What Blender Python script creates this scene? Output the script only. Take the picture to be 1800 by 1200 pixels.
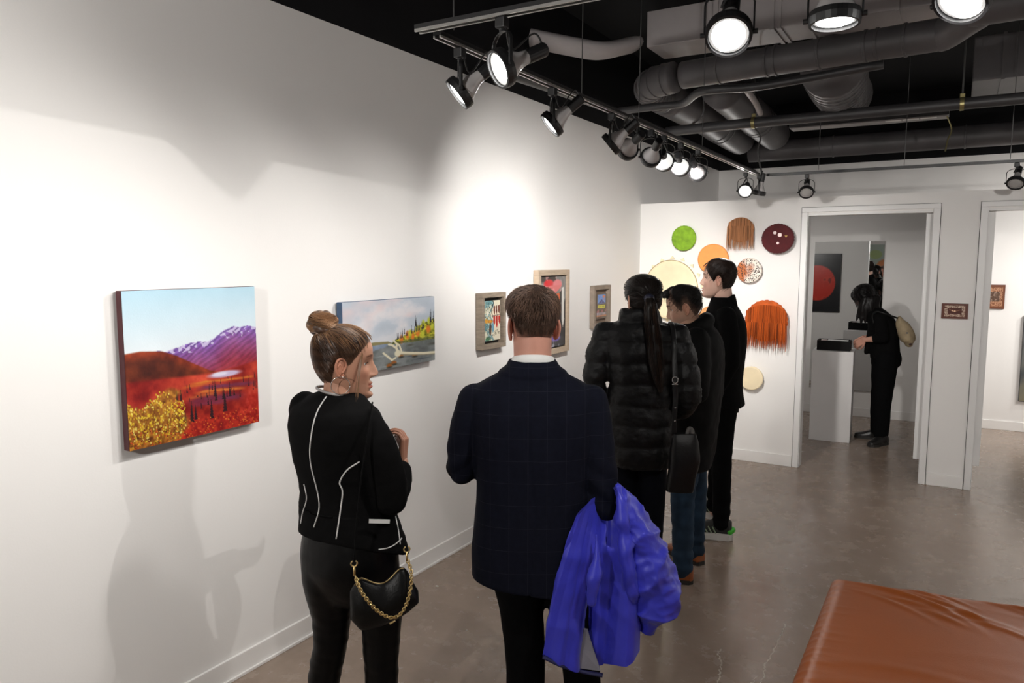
import bpy, bmesh, math, random
import numpy as np
from mathutils import Vector, Matrix, noise

random.seed(7); RNG = np.random.RandomState(11)
for o in list(bpy.data.objects): bpy.data.objects.remove(o, do_unlink=True)
SC = bpy.context.scene
COL = SC.collection

# ------------------------------------------------------------------ camera, world, exposure
cam_d = bpy.data.cameras.new('camera'); cam = bpy.data.objects.new('camera', cam_d); COL.objects.link(cam)
cam_d.sensor_width = 36.0; cam_d.lens = 26.445; cam_d.clip_start = 0.05
cam.location = (0, 0, 1.75)
cam.rotation_euler = (math.radians(90 - 6.072), 0, math.radians(30.508))
SC.camera = cam
W = bpy.data.worlds.new('world'); SC.world = W; W.use_nodes = True
W.node_tree.nodes['Background'].inputs[0].default_value = (0.9, 0.95, 1.0, 1)
W.node_tree.nodes['Background'].inputs[1].default_value = 0.03
SC.view_settings.view_transform = 'Standard'; SC.view_settings.look = 'None'
SC.view_settings.gamma = 1.0; SC.view_settings.use_curve_mapping = False
SC.view_settings.exposure = 0.12
BEAM = 1.0          # scale of every lamp's beam

# ------------------------------------------------------------------ room numbers (metres)
WX = -2.541         # face of the left wall
PY = 6.649          # front face of the drum partition
FY = 9.25           # face of the far wall
PT = 2.275          # partition height
WT = 2.838          # top of the white paint
CZ = 3.55           # ceiling
TZ = 2.42           # lighting track

# ------------------------------------------------------------------ materials
def lin(c):
    c = np.asarray(c, float)
    return np.where(c <= 0.04045, c / 12.92, ((c + 0.055) / 1.055) ** 2.4)
def hexc(h): return tuple(lin([int(h[i:i+2], 16) / 255 for i in (0, 2, 4)]))
MATS = {}
def mat(name, col, rough=0.6, metal=0.0, spec=0.5, var=0.0, vscale=8.0, bump=0.0, bscale=60.0, emis=0.0, coat=0.0,
        stretch=(1, 1, 1), sheen=0.0, attr=None, trans=0.0, ecol=None, rvar=0.0):
    if name in MATS: return MATS[name]
    m = bpy.data.materials.new(name); m.use_nodes = True; MATS[name] = m
    nt = m.node_tree; b = nt.nodes['Principled BSDF']; N = nt.nodes.new; Lk = nt.links.new
    b.inputs['Base Color'].default_value = (*col, 1); b.inputs['Roughness'].default_value = rough
    b.inputs['Metallic'].default_value = metal; b.inputs['Specular IOR Level'].default_value = spec
    b.inputs['Coat Weight'].default_value = coat; b.inputs['Sheen Weight'].default_value = sheen
    b.inputs['Transmission Weight'].default_value = trans
    if emis:
        b.inputs['Emission Color'].default_value = (*(ecol or col), 1); b.inputs['Emission Strength'].default_value = emis
    src = None
    if var or bump or rvar:
        tc = N('ShaderNodeTexCoord'); mp = N('ShaderNodeMapping'); mp.inputs['Scale'].default_value = stretch
        Lk(tc.outputs['Object'], mp.inputs['Vector'])
    if attr:
        a = N('ShaderNodeAttribute'); a.attribute_name = attr
        mx = N('ShaderNodeMix'); mx.data_type = 'RGBA'; mx.blend_type = 'MULTIPLY'; mx.inputs[0].default_value = 1
        mx.inputs[6].default_value = (*col, 1); Lk(a.outputs['Color'], mx.inputs[7]); src = mx.outputs[2]
    if var:
        n = N('ShaderNodeTexNoise'); n.inputs['Scale'].default_value = vscale; n.inputs['Detail'].default_value = 5
        Lk(mp.outputs[0], n.inputs['Vector'])
        rp = N('ShaderNodeMapRange'); rp.inputs[1].default_value = 0.3; rp.inputs[2].default_value = 0.7
        rp.inputs[3].default_value = 1 - var; rp.inputs[4].default_value = 1 + var
        Lk(n.outputs['Fac'], rp.inputs[0])
        mx = N('ShaderNodeMix'); mx.data_type = 'RGBA'; mx.blend_type = 'MULTIPLY'; mx.inputs[0].default_value = 1
        if src: Lk(src, mx.inputs[6])
        else: mx.inputs[6].default_value = (*col, 1)
        Lk(rp.outputs[0], mx.inputs[7]); src = mx.outputs[2]
    if src: Lk(src, b.inputs['Base Color'])
    if rvar:
        n = N('ShaderNodeTexNoise'); n.inputs['Scale'].default_value = vscale * 1.7; n.inputs['Detail'].default_value = 4
        Lk(mp.outputs[0], n.inputs['Vector'])
        rp = N('ShaderNodeMapRange'); rp.inputs[1].default_value = 0.3; rp.inputs[2].default_value = 0.7
        rp.inputs[3].default_value = rough - rvar; rp.inputs[4].default_value = rough + rvar
        Lk(n.outputs['Fac'], rp.inputs[0]); Lk(rp.outputs[0], b.inputs['Roughness'])
    if bump:
        n = N('ShaderNodeTexNoise'); n.inputs['Scale'].default_value = bscale; n.inputs['Detail'].default_value = 4
        Lk(mp.outputs[0], n.inputs['Vector'])
        bp = N('ShaderNodeBump'); bp.inputs['Strength'].default_value = bump; bp.inputs['Distance'].default_value = 0.01
        Lk(n.outputs['Fac'], bp.inputs['Height']); Lk(bp.outputs[0], b.inputs['Normal'])
    return m

M_wall = mat('wall_paint', (0.80, 0.785, 0.77), 0.75, var=0.012, vscale=1.5, bump=0.03, bscale=140)
M_base = mat('baseboard_paint', (0.80, 0.785, 0.77), 0.4, var=0.01, vscale=3)
M_trim = mat('door_trim_paint', (0.76, 0.755, 0.75), 0.45, var=0.01, vscale=3)
M_black = mat('black_paint', (0.006, 0.006, 0.007), 0.8, spec=0.2, var=0.15, vscale=3)
M_conc = None
M_fix = mat('fixture_black', (0.012, 0.012, 0.013), 0.45, var=0.1, vscale=20)
M_trackm = mat('track_black', (0.02, 0.02, 0.021), 0.35, var=0.1, vscale=15)
M_alu = mat('track_rail', (0.45, 0.44, 0.42), 0.35, metal=0.8, var=0.05, vscale=30)
M_bulb = mat('bulb_glass', (0.50, 0.48, 0.48), 0.2, coat=0.4, var=0.03, vscale=20)
M_bulb_hot = mat('bulb_glass_lit', (0.95, 0.95, 0.92), 0.25, var=0.01, vscale=20, emis=0.8)
M_lens = mat('lens_lit', (1, 0.985, 0.96), 0.3, var=0.005, emis=26.0)
M_lens_rim = mat('lens_rim', (0.75, 0.74, 0.72), 0.3, var=0.02, emis=0.5)
M_lens_off = mat('lens_unlit', (0.40, 0.39, 0.38), 0.2, var=0.03, coat=0.5)
M_duct = mat('duct_dark_grey', (0.080, 0.074, 0.077), 0.5, var=0.2, vscale=4, bump=0.1, bscale=10)
M_duct_l = mat('duct_light_grey', (0.36, 0.335, 0.335), 0.55, var=0.12, vscale=3)
M_pipe = mat('pipe_black', (0.035, 0.034, 0.036), 0.45, var=0.2, vscale=6)
M_brass = mat('clamp_brass', (0.30, 0.26, 0.12), 0.35, metal=0.8, var=0.1)
M_wire = mat('hanger_wire', (0.10, 0.10, 0.10), 0.4, metal=0.5, var=0.1)

def floor_mat():
    m = bpy.data.materials.new('polished_concrete'); m.use_nodes = True
    nt = m.node_tree; b = nt.nodes['Principled BSDF']; N = nt.nodes.new; Lk = nt.links.new
    tc = N('ShaderNodeTexCoord')
    n1 = N('ShaderNodeTexNoise'); n1.inputs['Scale'].default_value = 1.1; n1.inputs['Detail'].default_value = 7; n1.inputs['Roughness'].default_value = 0.62; n1.inputs['Distortion'].default_value = 0.8
    n2 = N('ShaderNodeTexNoise'); n2.inputs['Scale'].default_value = 7; n2.inputs['Detail'].default_value = 8; n2.inputs['Roughness'].default_value = 0.65
    n3 = N('ShaderNodeTexNoise'); n3.inputs['Scale'].default_value = 90; n3.inputs['Detail'].default_value = 3
    for n in (n1, n2, n3): Lk(tc.outputs['Object'], n.inputs['Vector'])
    r = N('ShaderNodeValToRGB'); e = r.color_ramp.elements
    e[0].position = 0.30; e[0].color = (0.225, 0.165, 0.125, 1); e[1].position = 0.72; e[1].color = (0.350, 0.282, 0.230, 1)
    k = e.new(0.5); k.color = (0.290, 0.222, 0.175, 1)
    mxv = N('ShaderNodeMath'); mxv.operation = 'MULTIPLY_ADD'; mxv.inputs[1].default_value = 0.45
    sc = N('ShaderNodeMath'); sc.operation = 'MULTIPLY'; sc.inputs[1].default_value = 0.55
    Lk(n1.outputs['Fac'], sc.inputs[0]); Lk(n2.outputs['Fac'], mxv.inputs[0]); Lk(sc.outputs[0], mxv.inputs[2]); Lk(mxv.outputs[0], r.inputs[0])
    Lk(r.outputs[0], b.inputs['Base Color'])
    rr = N('ShaderNodeMapRange'); rr.inputs[1].default_value = 0.3; rr.inputs[2].default_value = 0.7; rr.inputs[3].default_value = 0.19; rr.inputs[4].default_value = 0.32
    Lk(n2.outputs['Fac'], rr.inputs[0]); Lk(rr.outputs[0], b.inputs['Roughness'])
    b.inputs['Specular IOR Level'].default_value = 0.5
    bp = N('ShaderNodeBump'); bp.inputs['Strength'].default_value = 0.03; bp.inputs['Distance'].default_value = 0.01
    ad = N('ShaderNodeMath'); ad.operation = 'MULTIPLY_ADD'; ad.inputs[1].default_value = 0.25
    Lk(n3.outputs['Fac'], ad.inputs[0]); Lk(n1.outputs['Fac'], ad.inputs[2]); Lk(ad.outputs[0], bp.inputs['Height']); Lk(bp.outputs[0], b.inputs['Normal'])
    return m
M_conc = floor_mat()

def vcol_mat(name, rough=0.5, attr='art', bump=0.0, coat=0.0):
    m = bpy.data.materials.new(name); m.use_nodes = True
    nt = m.node_tree; b = nt.nodes['Principled BSDF']; N = nt.nodes.new; Lk = nt.links.new
    a = N('ShaderNodeAttribute'); a.attribute_name = attr; Lk(a.outputs['Color'], b.inputs['Base Color'])
    b.inputs['Roughness'].default_value = rough; b.inputs['Coat Weight'].default_value = coat; b.inputs['Specular IOR Level'].default_value = 0.3
    if bump:
        tc = N('ShaderNodeTexCoord'); n = N('ShaderNodeTexNoise'); n.inputs['Scale'].default_value = 160
        Lk(tc.outputs['Object'], n.inputs['Vector']); bp = N('ShaderNodeBump'); bp.inputs['Strength'].default_value = bump; bp.inputs['Distance'].default_value = 0.003
        Lk(n.outputs['Fac'], bp.inputs['Height']); Lk(bp.outputs[0], b.inputs['Normal'])
    return m

# ------------------------------------------------------------------ mesh helpers
def V(*a): return np.array(a, float)
def nrm(v):
    v = np.asarray(v, float); n = np.linalg.norm(v); return v / n if n > 1e-12 else v
def crom(P, m):
    """Catmull-Rom through rows of P, m samples per span."""
    P = np.asarray(P, float)
    if len(P) < 3: 
        t = np.linspace(0, 1, m + 1)[:, None]; return P[0] * (1 - t) + P[-1] * t
    Q = np.vstack([2 * P[0] - P[1], P, 2 * P[-1] - P[-2]]); out = []
    for i in range(1, len(Q) - 2):
        for k in range(m):
            t = k / m; a, b, c, d = Q[i-1], Q[i], Q[i+1], Q[i+2]
            out.append(0.5 * (2*b + (c-a)*t + (2*a-5*b+4*c-d)*t*t + (3*b-a-3*c+d)*t**3))
    out.append(P[-1]); return np.array(out)

class MB:
    def __init__(s): s.v = []; s.f = []; s.n = 0
    def add(s, verts, faces):
        s.v.append(np.asarray(verts, float).reshape(-1, 3)); s.f += [tuple(int(i) + s.n for i in f) for f in faces]; s.n += len(s.v[-1]); return s
    def box(s, c, d, R=None):
        h = np.array(d, float) / 2
        p = np.array([(x, y, z) for x in (-1, 1) for y in (-1, 1) for z in (-1, 1)], float) * h
        if R is not None: p = p @ np.array(R).T
        return s.add(p + np.array(c), [(0,1,3,2),(4,6,7,5),(0,4,5,1),(2,3,7,6),(0,2,6,4),(1,5,7,3)])
    def bx(s, x0, x1, y0, y1, z0, z1): return s.box(((x0+x1)/2, (y0+y1)/2, (z0+z1)/2), (x1-x0, y1-y0, z1-z0))
    def rings(s, rings, cap=True, closed=True):
        n = len(rings[0]); m = len(rings); v = np.vstack(rings); f = []
        for i in range(m - 1):
            for j in range(n if closed else n - 1):
                k = (j + 1) % n; f.append((i*n+j, i*n+k, (i+1)*n+k, (i+1)*n+j))
        if cap: f.append(tuple(range(n - 1, -1, -1))); f.append(tuple(range((m-1)*n, m*n)))
        return s.add(v, f)
    def tube(s, pts, r, n=10, cap=True, r2=None, up=None):
        pts = np.asarray(pts, float); m = len(pts); r = np.broadcast_to(np.asarray(r, float), (m,)); r2 = r if r2 is None else np.broadcast_to(np.asarray(r2, float), (m,))
        T = np.gradient(pts, axis=0); T = np.array([nrm(t) for t in T])
        a = np.array(up, float) if up is not None else (V(0,0,1) if abs(T[0][2]) < 0.9 else V(1,0,0))
        th = np.linspace(0, 2*np.pi, n, endpoint=False); R = []
        for i in range(m):
            a = nrm(a - T[i] * (a @ T[i])); b = np.cross(T[i], a)
            R.append(pts[i] + np.outer(np.cos(th), a) * r[i] + np.outer(np.sin(th), b) * r2[i])
        return s.rings(R, cap)
    def limb(s, P, sub=5, n=18, up=None):
        """P rows (x,y,z,r[,r2]); rounded ends, tapered."""
        P = np.asarray([list(p) + ([p[3]] if len(p) == 4 else []) for p in P], float)
        Q = crom(P, sub)
        t0 = nrm(Q[0,:3]-Q[1,:3]); t1 = nrm(Q[-1,:3]-Q[-2,:3]); A = []; B = []
        for k in (90, 65, 40, 20):
            c, sn = math.cos(math.radians(k)), math.sin(math.radians(k)); c = max(c, 0.05)
            A.append([*(Q[0,:3]+t0*sn*min(Q[0,3],Q[0,4])), Q[0,3]*c, Q[0,4]*c]); B.insert(0, [*(Q[-1,:3]+t1*sn*min(Q[-1,3],Q[-1,4])), Q[-1,3]*c, Q[-1,4]*c])
        Q = np.vstack([A, Q, B])
        return s.tube(Q[:, :3], Q[:, 3], n, True, Q[:, 4], up)
    def torso(s, R, sub=4, n=36, ex=2.4):
        """R rows (z, cx, cy, a, b, yaw_deg): horizontal superellipse rings."""
        Q = crom(np.asarray(R, float), sub); th = np.linspace(0, 2*np.pi, n, endpoint=False); out = []
        for z, cx, cy, a, b, yw in Q:
            c, sn = np.cos(th), np.sin(th); x = a*np.sign(c)*np.abs(c)**(2/ex); y = b*np.sign(sn)*np.abs(sn)**(2/ex)
            k, q = math.cos(math.radians(yw)), math.sin(math.radians(yw))
            out.append(np.stack([cx + x*k - y*q, cy + x*q + y*k, np.full(n, z)], 1))
        return s.rings(out)
    def ell(s, c, r, R=None, nu=20, nv=12):
        ph = np.linspace(0, np.pi, nv+1)[1:-1]; th = np.linspace(0, 2*np.pi, nu, endpoint=False)
        p = [(0,0,1)] + [(math.sin(a)*math.cos(b), math.sin(a)*math.sin(b), math.cos(a)) for a in ph for b in th] + [(0,0,-1)]
        p = np.array(p) * np.array(r)
        if R is not None: p = p @ np.array(R).T
        f = [(0, 1+j, 1+(j+1)%nu) for j in range(nu)]
        for i in range(nv-2):
            for j in range(nu): f.append((1+i*nu+j, 1+(i+1)*nu+j, 1+(i+1)*nu+(j+1)%nu, 1+i*nu+(j+1)%nu))
        L = 1+(nv-1)*nu
        f += [(L, L-nu+(j+1)%nu, L-nu+j) for j in range(nu)]
        return s.add(p + np.array(c), f)
    def lathe(s, prof, c, d, n=28, cap=True):
        """prof rows (radius, distance along d)."""
        d = nrm(d); a = nrm(np.cross(d, V(0,0,1) if abs(d[2]) < 0.95 else V(1,0,0))); b = np.cross(d, a)
        th = np.linspace(0, 2*np.pi, n, endpoint=False)
        return s.rings([np.array(c) + d*h + r*(np.outer(np.cos(th), a) + np.outer(np.sin(th), b)) for r, h in prof], cap)
    def arr(s): return np.vstack(s.v)
    def mesh(s, name):
        me = bpy.data.meshes.new(name); me.from_pydata(s.arr().tolist(), [], s.f); me.update(); return me
    def build(s, name, m=None, parent=None, smooth=False, bevel=0.0, loc=None):
        me = s.mesh(name); fix_normals(me); return link(name, me, m, parent, smooth, bevel, loc)

def fix_normals(me):
    bm = bmesh.new(); bm.from_mesh(me); bmesh.ops.recalc_face_normals(bm, faces=bm.faces); bm.to_mesh(me); bm.free()
def link(name, me, m, parent=None, smooth=False, bevel=0.0, loc=None):
    if bevel:
        bm = bmesh.new(); bm.from_mesh(me)
        bmesh.ops.bevel(bm, geom=[e for e in bm.edges if e.calc_face_angle(0) > 0.5], offset=bevel, segments=2, affect='EDGES', profile=0.6)
        bm.to_mesh(me); bm.free()
    o = bpy.data.objects.new(name, me); COL.objects.link(o)
    if m: me.materials.clear(); me.materials.append(m)
    if smooth: me.polygons.foreach_set('use_smooth', [True] * len(me.polygons))
    if parent: o.parent = parent
    if loc is not None: o.location = loc
    return o
def empty(name, loc=(0,0,0), rz=0.0):
    o = bpy.data.objects.new(name, None); COL.objects.link(o); o.location = loc; o.rotation_euler = (0,0,rz); o.empty_display_size = 0.1; return o
def tag(o, label=None, cat=None, group=None, kind=None):
    if label: o['label'] = label
    if cat: o['category'] = cat
    if group: o['group'] = group
    if kind: o['kind'] = kind
    return o
def voxel_mesh(mb, size, sm=3, fac=0.5):
    me = mb.mesh('tmp'); fix_normals(me); o = bpy.data.objects.new('tmp', me); COL.objects.link(o)
    r = o.modifiers.new('r', 'REMESH'); r.mode = 'VOXEL'; r.voxel_size = size
    if sm: q = o.modifiers.new('s', 'SMOOTH'); q.iterations = sm; q.factor = fac
    dg = bpy.context.evaluated_depsgraph_get(); dg.update()
    out = bpy.data.meshes.new_from_object(o.evaluated_get(dg)); bpy.data.objects.remove(o, do_unlink=True); bpy.data.meshes.remove(me)
    return out
def co_of(me):
    a = np.empty(len(me.vertices)*3); me.vertices.foreach_get('co', a); return a.reshape(-1, 3)
def no_of(me):
    a = np.empty(len(me.vertices)*3); me.vertices.foreach_get('normal', a); return a.reshape(-1, 3)
def set_co(me, a): me.vertices.foreach_set('co', np.asarray(a, float).ravel()); me.update()
def nz(p, s=1.0, off=0.0): return noise.noise(Vector((p[0]*s+off, p[1]*s+off*1.3, p[2]*s-off)))
def wrinkle(me, fn):
    c = co_of(me); n = no_of(me); d = np.array([fn(p) for p in c]); set_co(me, c + n*d[:, None])
def paint(me, cols, attr='art'):
    a = me.color_attributes.new(attr, 'FLOAT_COLOR', 'POINT')
    c = np.ones((len(me.vertices), 4)); c[:, :3] = cols; a.data.foreach_set('color', c.ravel())

# ================================================================== THE ROOM
RX1, RY0 = 4.2, -3.6
def struct(name, mb, m, parent=None, label=None, **k):
    o = mb.build(name, m, parent, **k); o['kind'] = 'structure'
    if label: o['label'] = label
    return o
floor = struct('floor', MB().bx(WX-0.15, RX1+0.15, RY0-0.15, FY+0.2, -0.12, 0), M_conc, label='polished brown grey concrete floor with cracks')
struct('ceiling', MB().bx(WX-0.15, RX1+0.15, RY0-0.15, FY+0.2, CZ, CZ+0.1), M_black, label='black painted open ceiling')
wl = struct('wall_left', MB().bx(WX-0.12, WX, RY0, FY+0.12, 0, WT), M_wall, label='long white gallery wall with paintings')
struct('black_band', MB().bx(WX-0.12, WX+0.004, RY0, FY+0.12, WT, CZ), M_black, wl)
wf = struct('wall_far', MB().bx(WX, RX1, FY, FY+0.12, 0, WT), M_wall, label='white far wall behind the drum partition')
struct('black_band', MB().bx(WX, RX1, FY-0.004, FY+0.12, WT, CZ), M_black, wf)
wr = struct('wall_right', MB().bx(RX1, RX1+0.12, RY0, FY+0.12, 0, WT), M_wall, label='white wall out of view on the right')
struct('black_band', MB().bx(RX1-0.004, RX1+0.12, RY0, FY+0.12, WT, CZ), M_black, wr)
wb = struct('wall_rear', MB().bx(WX, RX1, RY0-0.12, RY0, 0, WT), M_wall, label='white wall behind the viewer')
struct('black_band', MB().bx(WX, RX1, RY0-0.12, RY0+0.004, WT, CZ), M_black, wb)
# drum partition with two openings
DX0, DX1, DX2, DX3, DH = -1.095, -0.165, 0.165, 1.25, 2.14
PB = PY + 0.12
wp = struct('wall_back', MB().bx(WX, DX0, PY, PB, 0, PT), M_wall, label='white partition wall hung with drums')
struct('pier', MB().bx(DX1, DX2, PY, PB, 0, PT), M_wall, wp)
struct('header', MB().bx(DX0, DX1, PY, PB, DH, PT), M_wall, wp)
struct('header', MB().bx(DX2, DX3, PY, PB, DH, PT), M_wall, wp)
struct('end_panel', MB().bx(DX3, RX1, PY, PB, 0, PT), M_wall, wp)
struct('wall_divider', MB().bx(-0.11, 0.0, PB, FY, 0, PT), M_wall, label='white divider wall between the two back rooms')
for n, (a, b) in enumerate(((DX0, DX1), (DX2, DX3))):
    t = struct('door_%d' % (n+1), MB().bx(a-0.035, a+0.012, PY-0.014, PY+0.004, 0, DH+0.012), M_trim, bevel=0.003, label=('white cased doorway into the mirror room', 'white cased doorway into the bright right room')[n])
    struct('casing', MB().bx(b-0.012, b+0.035, PY-0.014, PY+0.004, 0, DH+0.012), M_trim, t, bevel=0.003)
    struct('casing', MB().bx(a-0.035, b+0.035, PY-0.014, PY+0.004, DH+0.0121, DH+0.05), M_trim, t, bevel=0.003)
    struct('jamb', MB().bx(a-0.001, a+0.016, PY+0.0045, PB+0.01, 0, DH), M_trim, t)
    struct('jamb', MB().bx(b-0.016, b+0.001, PY+0.0045, PB+0.01, 0, DH), M_trim, t)
    struct('jamb_head', MB().bx(a+0.0165, b-0.0165, PY+0.0045, PB+0.01, DH-0.016, DH+0.001), M_trim, t)
    if n == 0: struct('door_stop', MB().bx(b-0.062, b-0.0165, PB-0.02, PB+0.01, 0.17, DH-0.017), M_trim, t)
    else: struct('door_stop', MB().bx(a+0.0165, a+0.062, PB-0.02, PB+0.01, 0.17, DH-0.017), M_trim, t)
# dark shadow gap between pier and casings
M_gap = mat('gap_dark', (0.03, 0.03, 0.03), 0.8, var=0.05)
for n, (a, b) in enumerate(((DX0, DX1), (DX2, DX3))):
    t = bpy.data.objects['door_%d' % (n+1)]
    struct('shadow_gap', MB().bx(a-0.0385, a-0.0355, PY-0.006, PY+0.002, 0, DH+0.05), M_gap, t); struct('shadow_gap', MB().bx(b+0.0355, b+0.0385, PY-0.006, PY+0.002, 0, DH+0.05), M_gap, t)
    struct('shadow_gap', MB().bx(a-0.0385, b+0.0385, PY-0.006, PY+0.002, DH+0.0505, DH+0.0525), M_gap, t)
# baseboards
def bb(name, x0, x1, y0, y1, label):
    o = struct(name, MB().bx(x0, x1, y0, y1, 0, 0.098), M_base, bevel=0.004, label=label)
    return o
bb('baseboard_left', WX, WX+0.012, RY0, PY, 'low white baseboard along the long left wall')
bb('baseboard_back', WX+0.0125, DX0-0.040, PY-0.012, PY, 'low white baseboard under the drum wall')
bb('baseboard_pier', DX1+0.040, DX2-0.040, PY-0.012, PY, 'low white baseboard at foot of the narrow pier')
bb('baseboard_far', WX, RX1, FY-0.012, FY, 'low white baseboard on the far wall')
bb('baseboard_rear', WX+0.013, RX1, RY0, RY0+0.012, 'low white baseboard behind the viewer')
bb('baseboard_right', RX1-0.012, RX1, RY0+0.013, PY, 'low white baseboard on the right wall')
# light grey caulk bead under the left baseboard (bright foot line)
struct('trim_1', MB().bx(WX+0.0121, WX+0.022, RY0+0.02, PY-0.02, 0.0, 0.014), M_base, bevel=0.003, label='thin white shoe strip under left baseboard')
# cracks and paint flecks in the concrete
M_crack = mat('crack_dust', (0.60, 0.55, 0.48), 0.7, var=0.2, vscale=40)
def crack(pts, w):
    mb = MB(); P = crom(np.array(pts, float), 10); rr = random.Random(len(pts)*7+int(pts[0][0]*100))
    Q = [(p[0]+rr.uniform(-.006,.006), p[1]+rr.uniform(-.006,.006)) for p in P]
    L = []; 
    for i, q in enumerate(Q):
        ww = w*rr.uniform(0.4, 1.2); L.append([(q[0]-ww, q[1], 0.0012), (q[0]+ww, q[1]+ww*0.3, 0.0012)])
    v = np.array(L).reshape(-1,3); f = [(2*i, 2*i+1, 2*i+3, 2*i+2) for i in range(len(Q)-1)]
    o = mb.add(v, f).build('crack', M_crack, floor); return o
crack([(-0.768,3.0),(-0.785,3.092),(-0.798,3.165),(-0.828,3.23),(-0.833,3.285)], 0.0035)
crack([(-0.640,2.95),(-0.617,3.114),(-0.627,3.238),(-0.621,3.411),(-0.624,3.53),(-0.627,3.677)], 0.0035)
crack([(-0.655,2.98),(-0.645,3.073),(-0.64,3.14)], 0.003)
M_chip = mat('paint_chip', (0.75, 0.73, 0.70), 0.6, var=0.1)
for i, (x, y, s) in enumerate([(-2.179,2.386,.006),(-2.337,3.166,.010),(-0.779,6.3,.012),(0.083,5.936,.012),(0.393,6.189,.012),(-1.669,2.569,.005),(-1.923,2.838,.005),(-1.099,2.933,.004),(-2.07,3.163,.005),(-0.756,4.366,.006)]):
    th = np.linspace(0, 2*np.pi, 7, endpoint=False)+i; rr = s*(0.6+0.5*RNG.rand(7))
    a = np.stack([rr*np.cos(th), rr*0.6*np.sin(th), np.full(7, 0.0)], 1)
    tag(MB().rings([a, a*0.8+V(0,0,0.003)]).build('paint_fleck', M_chip, floor, loc=(x, y, 0)), None)

# ------------------------------------------------------------------ lighting track
def track(name, a, b, label):
    a, b = V(*a), V(*b); d = nrm(b-a); s = np.cross(d, V(0,0,1)); t = empty(name, tuple(a)); tag(t, label, 'lighting track', 'ceiling lighting tracks'); dark = 'drum wall' in label
    L = np.linalg.norm(b-a); R = np.stack([d, s, V(0,0,1)], 1)
    MB().box(d*L/2+V(0,0,0.009), (L, 0.030, 0.012), R).build('housing', M_trackm, t)
    for q in (-1, 1): MB().box(d*L/2+s*q*0.0115+V(0,0,-0.001), (L, 0.006, 0.0078), R).build('rail', M_trackm if dark else M_alu, t)
    MB().box(d*L/2+V(0,0,0.002), (L, 0.0165, 0.002), R).build('slot', M_black, t)
    return t
track('lighting_track', (-1.38, 1.90, TZ), (-1.38, 6.13, TZ), 'black track running along the long left wall')
track('lighting_track', (-1.40, 1.83, TZ), (1.6, 1.83, TZ), 'black cross track nearest the viewer with bright lamps')
track('lighting_track', (-1.33, 6.20, TZ), (2.2, 6.20, TZ), 'black cross track in front of the drum wall')
def hanger(x, y, z0=TZ+0.02, z1=CZ, r=0.0025, label='thin wire hanging down to the lighting track', cat='wire'):
    o = MB().tube([(x, y, z0), (x+0.003, y, (z0+z1)/2), (x, y, z1)], r, 6).build('hanger_wire', M_wire); tag(o, label, cat, 'thin ceiling hanger wires'); return o
for x, y, w in [(-1.34,1.93,'over the near corner of the track'),(-1.375,2.90,'above the third lamp of left track'),(-1.375,3.55,'above the lamp pair of left track'),(-1.375,4.61,'above the far lamps of left track'),
             (-0.95,6.2,'above the back track left of the doorway'),(-0.37,6.2,'above the back track over the doorway'),(0.27,6.2,'above the back track at right edge')]:
    hanger(x, y, label='thin wire hanging ' + w)
# flexible feed cable at the far end
tag(MB().tube(crom([(-1.36,6.16,TZ+0.02),(-1.39,6.14,2.6),(-1.37,6.1,2.72),(-1.41,5.8,2.78)],8), 0.007, 8).build('feed_cable', M_pipe), 'grey power cable dropping to far end of left track', 'cable')

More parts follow.
